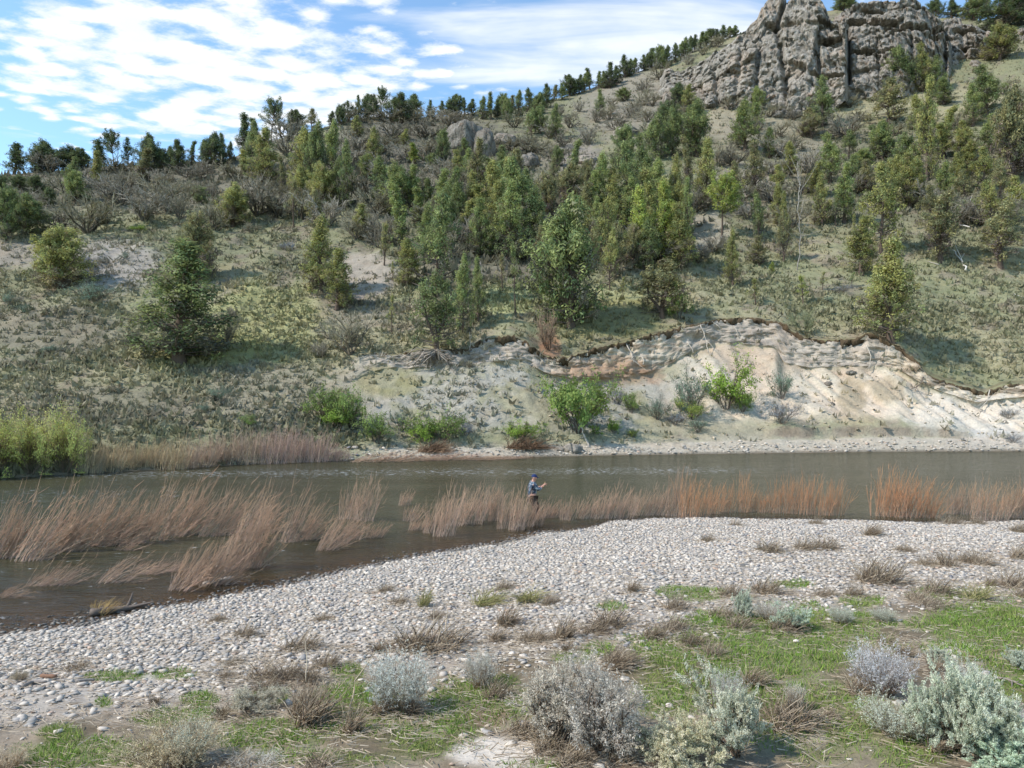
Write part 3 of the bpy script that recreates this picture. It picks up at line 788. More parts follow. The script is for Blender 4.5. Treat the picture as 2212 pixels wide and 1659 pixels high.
def juniper_meshes(seed, kind):
    """unit tree 10 m tall; returns trunk, branches, crown meshes and crown radius"""
    r = np.random.default_rng(seed)
    H = 10.0
    P = dict(cone=(2.0, .05, 170, 1.0), narrow=(1.25, .10, 130, 1.0), broad=(3.0, .05, 165, .9), open=(2.3, .10, 100, .8), umbrella=(2.6, .5, 60, .9), sparse=(1.7, .25, 60, .6), round=(3.2, .03, 140, 1.0))[kind]
    R, t0, nb, dens = P
    tops = [(0., 0., 1.0)]
    if kind in ('broad', 'round', 'open') and r.random() < .8: tops += [(r.uniform(-.8, .8), r.uniform(-.8, .8), r.uniform(.78, .95)) for _ in range(2)]
    m = 9; tt = np.linspace(0, 1, m)
    trunks = []; bp = []; br = []; clc = []; clr = []; low = []
    lean = r.normal(0, .25, 2)
    for ti_, (ax, ay, hh) in enumerate(tops):
        px = lean[0] * tt ** 2 + ax * 1.3 * sstep(tt, 0.1, 0.6) + .07 * np.sin(tt * 7 + r.uniform(0, 6)); py = lean[1] * tt ** 2 + ay * 1.3 * sstep(tt, 0.1, 0.6) + .07 * np.sin(tt * 6 + r.uniform(0, 6))
        pz = tt * H * hh * .97 - .3
        rad = (.17 if kind in ('cone', 'broad', 'round') else .11) * (1 - tt) ** .8 + .02
        rad[0] *= 1.5
        trunks.append((np.stack([px, py, pz], 1), rad))
        n = int(nb / (1 if ti_ == 0 else 1.8) / (1 + .35 * (len(tops) - 1)))
        for k in range(n):
            t = t0 + (1 - t0) * r.random() ** (0.85 if kind != 'umbrella' else 1.0)
            if kind == 'cone' or kind == 'narrow': pf = (1 - t) ** .75 * (0.55 + .45 * min(1, (t - t0) * 4 + .3)) + .06
            elif kind == 'broad': pf = max(.1, (1 - t ** 2.2)) * (.6 + .4 * min(1, (t - t0) * 3 + .2))
            elif kind == 'round': pf = math.sqrt(max(.02, 1 - (1.35 * t - .42) ** 2)) * .95
            elif kind == 'umbrella': pf = math.sqrt(max(.03, 1 - (2.2 * (t - .72)) ** 2))
            else: pf = max(.12, 1 - t ** 1.7)
            az = r.uniform(0, 2 * np.pi); L = R * pf * r.uniform(.55, 1.2) / (1 if len(tops) == 1 else 1.15)
            el = (0.15 + .9 * t ** 1.5 + r.normal(0, .18)) if kind != 'open' else (0.0 + .6 * t + r.normal(0, .22))
            if kind in ('narrow',): el += .5
            o = np.array([np.interp(t, tt, px), np.interp(t, tt, py), np.interp(t, tt, pz)])
            d = np.array([math.cos(az), math.sin(az), 0.])
            sgm = np.linspace(0, 1, 4)
            pts = o + d * (L * math.cos(el) * sgm)[:, None] + np.array([0, 0, 1.]) * (L * (math.sin(el) * sgm + .25 * sgm ** 2))[:, None] + r.normal(0, .05, (4, 3)) * sgm[:, None]
            bp.append(pts); br.append(np.array([.075, .055, .036, .016]) * (.5 + .25 * L))
            nc = max(1, int(L * 2.6 * dens * r.uniform(.6, 1.2) + .6))
            if kind in ('open', 'sparse') and t < .35 and r.random() < .55: continue          # dead lower limbs
            for j in range(nc):
                sq = r.uniform(.40, 1.02) if L > .8 else r.uniform(.2, 1)
                c = np.array([np.interp(sq, sgm, pts[:, i]) for i in range(3)]) + r.normal(0, .13, 3)
                if t < .38 and r.random() < .42 - t: continue
                low.append(t < .42 and r.random() < .5 - t * .6)
                clc.append(c); clr.append(r.uniform(.26, .52) * (1.1 if kind in ('broad', 'round', 'umbrella', 'open') else .9))
        for k in range(10):                                        # leader tip
            clc.append(np.array([px[-1], py[-1], pz[-1] - k * .13]) + r.normal(0, .06 + .02 * k, 3)); clr.append(.18 + .02 * k); low.append(False)
    clc = np.array(clc); clr = np.array(clr); n = len(clc)
    per = 27
    toned = r.random(n)
    cc = np.where((toned < .5)[:, None], OLIVE, np.where((toned < .82)[:, None], GREEN_, np.where((toned < .92)[:, None], DARKG, BROWNG)))
    cc = np.where(np.array(low)[:, None], GREYW * .85, cc)
    cc = cc * r.uniform(.75, 1.25, (n, 1))
    d = r.normal(size=(n, per, 3)); d /= np.linalg.norm(d, axis=2, keepdims=True)
    rr = r.uniform(.45, 1.0, (n, per, 1))
    pos = clc[:, None] + d * rr * clr[:, None, None] * np.array([.8, .8, 1.5])
    nrm = d + r.normal(0, .45, (n, per, 3)) + np.array([0, 0, .25])
    v, f = leaves(pos.reshape(-1, 3), nrm.reshape(-1, 3), np.repeat(clr, per) * r.uniform(.40, .85, n * per), np.repeat(clr, per) * r.uniform(.14, .26, n * per), r, np.array([0, 0, 1.3]))
    lc = np.repeat(cc, per, 0) * r.uniform(.8, 1.2, (n * per, 1)); lc = lc * .82 + lc.mean(1, keepdims=True) * .18
    crown = mesh_np('crown', v, [f], M_LEAF, np.repeat(lc, 4, 0))
    tv, tq = tubes(np.array([t[0] for t in trunks]), np.array([t[1] for t in trunks]), 7)
    trunk = mesh_np('trunk', tv, [tq], M_BARK, np.repeat(BARKC[None], len(tv), 0), True)
    bv, bq = tubes(np.array(bp), np.array(br), 3)
    branch = mesh_np('branches', bv, [bq], M_BARK, np.repeat((BARKC * .6 + GREYW * .4)[None], len(bv), 0) * r.uniform(.8, 1.2, (len(bv), 1)), True)
    return trunk, branch, crown, float(np.percentile(np.hypot(clc[:, 0], clc[:, 1]), 88) + .2)


def fractal(r, nstem, kids, L0, shrink, spread, up, rad0, wig=.12, base=.12, bias=(0, 0)):
    """recursive twigs: returns list of (pts (N,4,3), rad (N,4)) per level"""
    sg = np.linspace(0, 1, 4)
    az = np.linspace(0, 2 * np.pi, nstem, endpoint=False) + r.uniform(0, 1, nstem)
    o = np.stack([np.cos(az), np.sin(az), 0 * az], 1) * base * r.uniform(.2, 1, (nstem, 1))
    tilt = r.uniform(.15, 1, nstem) * spread
    d = np.stack([np.cos(az) * np.sin(tilt) + bias[0], np.sin(az) * np.sin(tilt) + bias[1], np.cos(tilt)], 1)
    L = L0 * r.uniform(.7, 1.15, nstem); rad = np.full(nstem, rad0)
    out = []
    for lev in range(len(kids) + 1):
        N = len(o)
        d = d / np.linalg.norm(d, axis=1, keepdims=True)
        pts = o[:, None] + d[:, None] * (L[:, None] * sg)[..., None] + np.array([0, 0, 1.]) * (up * L[:, None] * sg ** 2)[..., None] + r.normal(0, wig, (N, 4, 3)) * (L[:, None] * sg)[..., None] * .5
        tip = .6 if lev < len(kids) else .3
        rr = rad[:, None] * (1 - (1 - tip) * sg)
        out.append((pts, rr))
        if lev == len(kids): break
        k = kids[lev]
        s = r.uniform(.35, 1.0, (N, k)); s[:, 0] = 1
        no = np.stack([np.stack([np.interp(s[i], sg, pts[i, :, a]) for a in range(3)], 1) for i in range(N)]).reshape(-1, 3)
        nd = np.repeat(d[:, None], k, 1) + r.normal(0, .5, (N, k, 3)); nd = nd.reshape(-1, 3)
        L = (np.repeat(L[:, None], k, 1) * shrink * r.uniform(.6, 1.2, (N, k))).ravel(); rad = np.repeat(rad * .55, k)
        o, d = no, nd
    return out


LIGHT = 1.55


def dims(meshes):
    """typical width and height of a plant made of these meshes"""
    k = meshes[-1].name
    if k not in _dims:
        co = []
        for me in meshes:
            a = np.empty(len(me.vertices) * 3, dtype=np.float32); me.vertices.foreach_get('co', a); co.append(a.reshape(-1, 3))
        a = np.concatenate(co)
        _dims[k] = (float((np.percentile(a[:, 0], 96) - np.percentile(a[:, 0], 4) + np.percentile(a[:, 1], 96) - np.percentile(a[:, 1], 4)) / 2), float(np.percentile(a[:, 2], 98)), float(np.percentile(a[:, 0], 97) - np.percentile(a[:, 0], 3)))
    return _dims[k]


_dims = {}


def bare_meshes(seed, col=('8a8078', '6e635a'), wide=1.0):
    """leafless grey shrub, 3 m tall, 3 m wide"""
    r = np.random.default_rng(seed)
    lv = fractal(r, 8, (5, 5, 6), 1.15, .62, .95 * wide, .15, .07, .2)
    a = [tubes(*(x if i < 2 else (x[0][:, [0, 3]], x[1][:, [0, 3]])), 3) for i, x in enumerate(lv)]
    c0 = np.array(lin(col[1])) * LIGHT; c1 = np.array(lin(col[0])) * LIGHT * 1.1
    v, f, c = joinparts([(a[0][0], a[0][1], c0), (a[1][0], a[1][1], c0 * .6 + c1 * .4)])
    stems = mesh_np('stems', v, f, M_STEM, c)
    v, f, c = joinparts([(a[i][0], a[i][1], c1) for i in (2, 3)])
    c = c * np.repeat(r.uniform(.75, 1.25, (len(v) // 6 + 1, 1)), 6, 0)[:len(v)]
    return stems, mesh_np('twigs', v, f, M_STEM, c)


def willow_meshes(seed, lean, n=150, orange=.6, Hh=2.0, W=1.3):
    """leafless red willow clump standing in the river, leaning +x"""
    r = np.random.default_rng(seed)
    a = r.uniform(0, 2 * np.pi, n); q = np.sqrt(r.random(n))
    o = np.stack([np.cos(a) * q * W * .55, np.sin(a) * q * .35, np.full(n, -.12)], 1)
    hgt = Hh * r.uniform(.38, 1.08, n); ln = lean + r.normal(0, .16, n) + o[:, 0] * .22
    sg = np.linspace(0, 1, 5)
    bend = lean * .35 * r.uniform(.2, 1.4, n)
    pts = np.empty((n, 5, 3))
    pts[:, :, 0] = o[:, :1] + hgt[:, None] * (np.sin(ln)[:, None] * sg + bend[:, None] * sg ** 2 * .5)
    pts[:, :, 1] = o[:, 1:2] + hgt[:, None] * r.normal(0, .13, (n, 1)) * sg
    pts[:, :, 2] = o[:, 2:3] + hgt[:, None] * (np.cos(ln)[:, None] * sg - np.abs(bend)[:, None] * sg ** 2 * .18)
    pts += r.normal(0, .018, pts.shape) * sg[None, :, None]
    rad = np.array([.0095, .0088, .007, .005, .003])[None] * np.where(r.random((n, 1)) < .1, 1.9, r.uniform(.7, 1.25, (n, 1)))
    v, f = tubes(pts, rad, 3)
    tan = np.array(lin('d2b9a3')); org = np.array(lin('dba878')); grey = np.array(lin('b5a89d')); mauve = np.array(lin('c4aa9c'))
    base = np.where((r.random(n) < .5)[:, None], tan, np.where((r.random(n) < .5)[:, None], grey, mauve))
    top = base * (1 - orange) + org * orange
    tcol = (base[:, None] * (1 - sg[None, :, None] ** .8) + top[:, None] * sg[None, :, None] ** .8) * r.uniform(.7, 1.3, (n, 1, 1))
    stems = mesh_np('stems', v, [f], M_STEM, np.repeat(tcol, 3, 1).reshape(-1, 3))
    k = 5; N = n * k                                                   # side shoots
    s = r.uniform(.3, .97, (n, k)); base_p = np.stack([np.stack([np.interp(s[i], sg, pts[i, :, j]) for j in range(3)], 1) for i in range(n)]).reshape(-1, 3)
    dd = np.repeat((pts[:, -1] - pts[:, 0])[:, None], k, 1).reshape(-1, 3); dd /= np.linalg.norm(dd, axis=1, keepdims=True)
    dd = dd + r.normal(0, .28, (N, 3)); Ls = r.uniform(.18, .5, N) * Hh / 2
    s3 = np.linspace(0, 1, 3)
    p2 = base_p[:, None] + dd[:, None] * (Ls[:, None] * s3)[..., None]
    v, f = tubes(p2, np.array([.006, .005, .002])[None] * r.uniform(.7, 1.4, (N, 1)), 3)
    w = s.ravel()[:, None] ** .8
    c = (np.repeat(base, k, 0) * (1 - w) + np.repeat(top, k, 0) * w) * r.uniform(.75, 1.25, (N, 1))
    return stems, mesh_np('twigs', v, [f], M_STEM, np.repeat(c, 9, 0))


def sage_meshes(seed, kind):
    """foreground shrub about 1 m tall and 1 m wide: woody stems + foliage"""
    r = np.random.default_rng(seed)
    wood = np.array(lin('75685b'))
    if kind in ('sage', 'cream'):
        lv = fractal(r, 11, (6, 5, 4), .40, .62, 1.15, .25, .014, .25, .06)
        fol = ('b4b8a8', '9fa592', 'c6c9ba') if kind == 'sage' else ('bfbda2', 'abac92', 'cfcbb5')
        per, ls, lw = 26, .036, .0115
    elif kind == 'grey':
        lv = fractal(r, 12, (6, 6, 5), .42, .60, 1.15, .2, .016, .25, .07)
        fol = ('aea99d', '9c968a', 'bfbbae'); per, ls, lw = 6, .030, .009
    else:                                                              # rabbit: upright broom of silver stems
        lv = fractal(r, 130, (5,), .62, .5, .75, .08, .0055, .10, .2)
        fol = ('a9aca6', 'bcbeb8', '9a9a92') if kind == 'rabbit' else ('a9a08c', '8f8672', 'b4a98f')
        per, ls, lw = 12, .045, .008
    parts = []
    for i, (p_, rr) in enumerate(lv):
        if i == len(lv) - 1 and len(p_) > 900: v, f = tubes(p_[:, [0, 3]], rr[:, [0, 3]], 3)
        else: v, f = tubes(p_, rr, 3)
        c = wood if kind in ('sage', 'cream') or i < 2 else np.array(lin('aca598'))
        if kind in ('rabbit', 'straw'): c = np.array(lin('8c7a66')) * (1 - i * .5) + np.array(lin(fol[0])) * i * .5
        parts.append((v, f, c))
    v, f, c = joinparts(parts)
    stems = mesh_np('stems', v, f, M_STEM, c)
    p_, rr = lv[-1]
    n = len(p_); s = r.uniform(.15, 1.05, (n, per))
    o = p_[:, :1] + (p_[:, -1:] - p_[:, :1]) * s[..., None] + r.normal(0, .012, (n, per, 3))
    d = np.repeat((p_[:, -1] - p_[:, 0])[:, None], per, 1); d /= np.linalg.norm(d, axis=2, keepdims=True)
    tang = d + r.normal(0, .55, d.shape)
    nrm = np.cross(tang.reshape(-1, 3), r.normal(size=(n * per, 3)))
    nrm[nrm[:, 2] < 0] *= -1
    tg = tang.reshape(-1, 3)
    v, f = leaves(o.reshape(-1, 3), nrm, r.uniform(.6, 1.3, n * per) * ls, r.uniform(.7, 1.2, n * per) * lw, r, tg)
    cs_ = np.array([lin(x) for x in fol])[r.integers(0, 3, n)]
    c = np.repeat(cs_, per, 0) * r.uniform(.85, 1.2, (n * per, 1)) * 1.3
    return stems, mesh_np('foliage', v, [f], M_LEAF, np.repeat(c, 4, 0))


def tuft_mesh(seed, n=150, H=.35, W=.35, lean=.5, flat=.5, cols=('a3917a', '8b7a66', 'b8a88f', '756552')):
    """clump of dry arching grass, washed over to one side"""
    r = np.random.default_rng(seed)
    a = r.uniform(0, 2 * np.pi, n); q = np.sqrt(r.random(n))
    o = np.stack([np.cos(a) * q * W * .4, np.sin(a) * q * W * .3, np.full(n, -.02)], 1)
    az = r.normal(0, 1.1, n); L = H * r.uniform(.6, 1.6, n); t1 = lean * r.uniform(.1, 1.5, n)
    sg = np.linspace(0, 1, 5); pts = np.empty((n, 5, 3))
    ang = t1[:, None] + flat * 1.6 * sg[None] * r.uniform(.4, 1.2, (n, 1))
    ds = L[:, None] / 4
    hx = np.cumsum(np.sin(ang) * ds, 1) - np.sin(ang[:, :1]) * ds; hz = np.cumsum(np.cos(ang) * ds, 1) - np.cos(ang[:, :1]) * ds
    pts[:, :, 0] = o[:, :1] + hx * np.cos(az)[:, None]; pts[:, :, 1] = o[:, 1:2] + hx * np.sin(az)[:, None]; pts[:, :, 2] = np.maximum(o[:, 2:3] + hz, .012)
    v, f = tubes(pts, np.array([.0045, .0042, .0036, .003, .0015])[None] * r.uniform(.7, 1.5, (n, 1)), 3)
    c = np.array([lin(x) for x in cols])[r.integers(0, len(cols), n)] * r.uniform(.8, 1.2, (n, 1)) * 1.3
    return mesh_np('blades', v, [f], M_BLADE, np.repeat(c, 15, 0))


def bush_meshes(seed, cols=('7f9a3c', '93a84a', '6b8538'), leaf=.10, dens=1.0, twiggy=False):
    """green riverside shrub, 2 m tall, 2 m wide"""
    r = np.random.default_rng(seed)
    lv = fractal(r, 11, (5, 4), .95, .6, .95, .15, .022, .2, .12)
    parts = [(*tubes(*x, 3), np.array(lin('7d7064'))) for x in lv]
    v, f, c = joinparts(parts); stems = mesh_np('stems', v, f, M_STEM, c)
    p_, rr = lv[-1]; n = len(p_); per = int((14 if not twiggy else 8) * dens)
    s = r.uniform(.1, 1.1, (n, per))
    o = (p_[:, :1] + (p_[:, -1:] - p_[:, :1]) * s[..., None] + r.normal(0, .075, (n, per, 3))).reshape(-1, 3)
    o[:, 2] = np.maximum(o[:, 2], .03)
    nr = o - np.array([0, 0, .5]) + r.normal(0, .5, o.shape)
    v, f = leaves(o, nr, leaf * r.uniform(.6, 1.3, len(o)), leaf * .5 * r.uniform(.7, 1.2, len(o)), r, np.array([0, 0, .6]))
    cc = np.repeat(np.array([lin(x) for x in cols])[r.integers(0, len(cols), n)] * r.uniform(.8, 1.2, (n, 1)), per, 0) * r.uniform(.8, 1.2, (n * per, 1))
    return stems, mesh_np('foliage', v, [f], M_LEAF, np.repeat(cc, 4, 0))


_sprung = {}


def plant(name, key, meshes, parts, loc, sx, sy, sz, rz, label, cat, group, tone=(1, 1, 1), tilt=None):
    """one plant: an Empty with copies of the shared part objects"""
    t = empty(name, loc, rz); t.scale = (sx, sy, sz)
    if tilt is not None: t.rotation_euler = (tilt[0], tilt[1], rz)
    tag(t, label, cat, group)
    for pn, me in zip(parts, meshes):
        src = _sprung.get((key, pn))
        o = bpy.data.objects.new(pn, me) if src is None else src.copy()
        _sprung.setdefault((key, pn), o)
        link(o, t)
        if pn != 'trunk': o['kind'] = 'stuff'
        o.color = (*tone, 1) if pn in ('crown', 'foliage', 'stems', 'twigs') else (1, 1, 1, 1)
    return t


ORD = ['first', 'second', 'third', 'fourth', 'fifth', 'sixth', 'seventh', 'eighth', 'ninth', 'tenth', 'eleventh', 'twelfth', 'thirteenth', 'fourteenth', 'fifteenth', 'sixteenth', 'seventeenth', 'eighteenth', 'nineteenth', 'twentieth']
ORD += ['twenty-' + w for w in ORD[:9]] + ['thirtieth'] + ['thirty-' + w for w in ORD[:9]]
# ------------------------------------------------------------------ the trees, as they stand on the slope: region, base x, base y, height, width, kind, tone
TONE = {'n': (1, 1, 1), 'o': (1.1, 1.05, .80), 'g': (.96, 1.04, .80), 'd': (.52, .60, .56), 'b': (.95, .86, .86), 'y': (1.2, 1.28, .7), 'k': (.78, .86, .72)}
TWORD = {'n': 'green', 'o': 'olive green', 'g': 'fresh green', 'd': 'dark', 'b': 'brownish', 'y': 'bright green', 'k': 'deep green'}
KWORD = {'cone': 'conical', 'narrow': 'narrow', 'broad': 'broad', 'open': 'open crowned', 'umbrella': 'flat topped', 'sparse': 'thin', 'round': 'rounded'}
TREES = '''
A 20 1330 190 130 round d|A 90 1110 200 130 narrow d|A 265 1110 215 190 broad d|A 470 1085 125 200 round d|A 640 1130 240 110 narrow d|A 735 1030 150 115 umbrella d|A 830 1020 135 85 open d
A 960 1120 270 150 broad d|A 1060 1080 110 90 round d|A 1150 1130 235 140 cone d|A 1240 1085 190 60 narrow d|A 1310 1090 190 80 narrow k|A 1390 1085 235 150 broad d|A 1450 1065 220 65 narrow d|A 1490 1060 150 60 cone d
A 470 1235 230 110 cone k|A 640 1230 250 90 narrow o|A 930 1180 220 120 narrow b|A 490 1320 200 130 round g|A 40 1560 330 150 round k|A 180 1515 270 200 broad k|A 310 1345 130 80 round d|A 130 1250 110 110 round d|A 240 1260 120 100 round d
A 1510 1470 300 200 broad o|A 1580 1010 270 120 narrow d|A 1660 940 180 90 narrow k|A 1760 930 255 140 umbrella d|A 1880 860 145 60 narrow d|A 1925 870 165 110 broad d|A 2020 805 110 90 open b|A 2150 800 85 60 cone d|A 2205 815 130 70 round d
A 1720 1205 395 190 cone o|A 1640 1100 330 110 cone k|A 1590 1150 200 90 narrow o|A 1960 1230 430 190 cone o|A 2060 1250 480 150 broad k|A 2150 1200 440 140 cone g|A 1830 1285 280 70 narrow b|A 1950 1310 250 150 broad o|A 2080 1350 280 170 round o|A 2190 1320 300 120 cone k
A 1300 1330 120 90 round k|A 1900 1480 330 90 sparse b|A 2040 1480 260 120 open b
B 40 795 145 95 open d|B 110 720 110 60 cone d|B 165 725 125 120 broad d|B 230 735 130 70 open d|B 275 765 165 90 umbrella d|B 385 800 205 150 broad d|B 470 735 135 110 broad d|B 575 725 80 55 cone d|B 650 745 95 60 cone d|B 735 765 155 115 broad d
B 800 745 110 45 narrow d|B 845 755 120 65 cone d|B 915 775 160 70 cone k|B 970 780 180 60 narrow k|B 1050 755 140 110 round k|B 1110 740 120 50 narrow b|B 1150 755 180 70 cone k|B 1215 725 165 80 cone d|B 1280 745 130 80 round k|B 1330 700 165 80 cone d
B 1380 660 115 50 narrow b|B 1480 620 140 100 broad d|B 1540 610 130 70 cone d|B 1610 585 145 60 narrow k|B 1665 575 120 45 narrow k|B 1740 575 175 95 cone d|B 1835 505 150 85 cone d|B 1900 475 105 60 cone k|B 1960 460 110 60 cone d|B 2010 455 165 75 narrow d|B 2060 445 140 75 round k|B 2110 435 150 70 cone d|B 2165 410 140 65 cone d|B 2205 385 125 60 cone k
B 1080 790 150 70 round k|B 1230 885 205 80 open k|B 1290 875 210 100 broad k|B 1390 905 245 95 cone k|B 1680 755 180 75 cone k|B 1830 665 95 95 round k|B 2190 690 160 110 broad d
B 1500 1145 260 85 narrow k|B 100 900 150 90 cone o|B 210 1065 250 110 cone o|B 410 950 120 65 cone o|B 175 1175 175 110 round g|B 30 1225 340 95 cone k|B 480 1085 155 80 narrow y|B 340 1295 260 140 broad g|B 590 1105 110 85 round k|B 655 1045 195 95 round k
B 760 1155 185 110 cone o|B 880 1210 310 125 cone b|B 1045 1100 160 90 cone k|B 1000 1350 330 160 cone o|B 1130 1425 430 210 cone k|B 1090 1545 380 180 cone g|B 640 1310 220 85 narrow g|B 390 1500 340 120 narrow g|B 500 1400 180 90 narrow g|B 560 1320 160 90 cone k
B 620 1740 500 190 open k|B 850 1330 230 110 cone o|B 720 1330 250 120 cone k|B 930 1450 260 110 narrow o|B 800 1480 200 80 narrow o|B 700 1500 200 110 round k|B 280 1640 210 60 sparse o|B 130 1480 160 100 cone o
B 1330 1335 200 110 round b|B 1570 1410 240 90 narrow b|B 1690 1300 320 120 cone g|B 1850 1260 350 140 open k|B 1960 1190 330 115 cone k|B 1720 1580 330 120 open o|B 1930 1560 360 150 cone y|B 2100 1560 380 150 cone y|B 2010 1420 330 110 narrow o|B 2170 1260 270 100 cone o
B 2120 880 210 180 round d|B 1830 1060 230 130 round k|B 2050 1040 310 140 broad k|B 2150 1010 330 130 broad k|B 1600 1230 180 90 round b|B 1450 1290 150 90 cone b|B 1250 1500 260 120 round k|B 1290 1660 200 100 cone b|B 1650 1470 200 90 cone g|B 1800 1440 250 100 narrow o|B 2190 1420 260 110 cone o|B 1380 1180 160 70 cone b
B 830 1180 220 110 cone g|B 960 1250 230 110 cone o|B 1080 1290 280 130 cone o|B 1180 1380 300 130 cone k|B 1010 1480 300 130 cone o|B 900 1560 280 130 cone g|B 760 1400 230 110 cone k|B 560 1560 250 110 cone g|B 450 1300 230 110 cone g|B 250 1230 230 120 cone k|B 1000 1220 200 100 narrow k|B 1230 1420 260 120 broad k|B 1550 1530 260 120 cone o|B 1480 1250 200 110 broad b|B 1620 1340 230 110 cone g|B 1760 1330 260 120 cone o|B 1880 1400 260 120 cone g|B 2040 1280 270 130 cone g|B 2100 1400 260 130 cone o|B 1990 1660 260 120 cone k|B 1780 1700 280 120 open b|B 2200 1640 320 140 cone o|B 1400 1080 130 80 round k|B 1130 1120 150 90 round b|B 920 1010 130 90 cone k|B 800 1010 120 80 cone k
E 950 300 260 110 cone g|E 700 200 280 120 open k|E 1150 250 260 110 open b|E 1650 330 280 110 open b|E 1900 350 270 130 round b|E 2000 240 280 130 cone o|E 560 330 260 100 open k
C 700 1120 210 120 cone o|C 560 1000 180 100 round k|C 1080 1010 180 110 round k|C 1520 820 220 120 cone o|C 1880 780 240 130 cone g|C 1780 1200 220 130 round o|C 1350 1330 240 130 round o|C 2100 1000 240 150 round k|C 1600 1450 260 150 open b|C 2000 1450 300 180 open o|C 330 1260 220 120 cone b|C 620 1420 240 110 cone o
B 1010 765 120 60 cone d|B 1085 750 110 60 cone k|B 1250 740 110 60 cone d|B 1305 720 120 60 narrow k|B 1430 650 110 60 cone k|B 1510 620 110 60 cone d|B 1575 600 130 60 cone k|B 1700 575 120 60 cone k|B 1785 545 120 70 cone d|B 1870 495 120 60 cone k|B 1985 460 120 60 cone d|B 2085 445 120 60 cone k|B 700 755 100 60 cone d|A 550 1100 140 90 cone d|A 1110 1110 170 80 cone d|A 1030 1090 130 90 cone k|A 1350 1085 170 70 cone d
C 75 335 110 60 cone d|C 150 310 110 60 cone k|C 225 280 90 60 cone d|C 340 230 70 50 cone k|C 130 600 150 100 cone k|C 40 720 170 110 cone o
C 20 375 140 70 cone k|C 50 345 120 55 cone d|C 115 335 120 65 narrow k|C 190 290 100 85 round d|C 260 255 95 70 cone d|C 310 245 80 60 cone k|C 1040 70 110 130 round k|C 1100 50 80 80 round k|C 1640 100 110 105 round d|C 1745 120 125 95 cone d|C 1890 130 165 180 broad k|C 2080 200 270 260 broad d|C 2190 130 160 120 cone d|C 1980 120 130 100 round d
C 2050 390 260 190 broad o|C 1560 600 330 120 cone o|C 1420 605 310 190 broad k|C 1260 510 120 80 round o|C 1640 610 260 130 cone k|C 1690 660 160 140 round k|C 1335 785 290 240 round b|C 905 795 310 150 cone k|C 835 880 190 140 round b|C 490 700 150 105 round g|C 400 935 300 180 cone g|C 470 800 180 90 cone g
C 90 970 340 215 broad k|C 1580 1085 590 155 cone o|C 1300 1010 240 160 broad g|C 1440 1115 270 190 broad k|C 960 1145 290 150 cone g|C 1690 965 280 130 narrow o|C 1820 990 220 140 round o|C 1970 710 300 190 round k|C 2150 1095 570 240 broad b|C 1170 1080 110 120 round g|C 1250 1000 200 90 narrow k
C 900 1425 300 120 cone o|C 1045 1395 340 140 cone g|C 990 1430 210 90 sparse k|C 860 1250 200 120 round o|C 1100 1200 200 120 round k|C 1190 1230 200 130 round b|C 1400 1230 240 150 broad o|C 1520 1260 250 140 round o
C 150 1300 410 180 cone o|C 470 1245 340 160 cone b|C 490 1525 310 110 open k|C 255 1500 300 230 umbrella y|C 650 1510 280 60 narrow o|C 1290 1570 540 250 open o|C 1470 1300 320 170 cone o|C 1850 1110 210 150 round o|C 1690 1000 200 110 narrow o|C 1950 1200 260 170 round o|C 2060 1300 280 150 open b|C 2170 1400 270 160 round o|C 1990 950 220 120 cone g|C 1700 1300 260 150 cone g|C 1830 1330 230 130 open b|C 40 1200 330 100 narrow b|C 30 1500 360 90 cone g
C 620 1250 190 130 open o|C 1110 1530 150 40 sparse o
D 1280 425 410 230 round b|D 60 90 160 110 round k|D 640 80 150 130 round b
'''
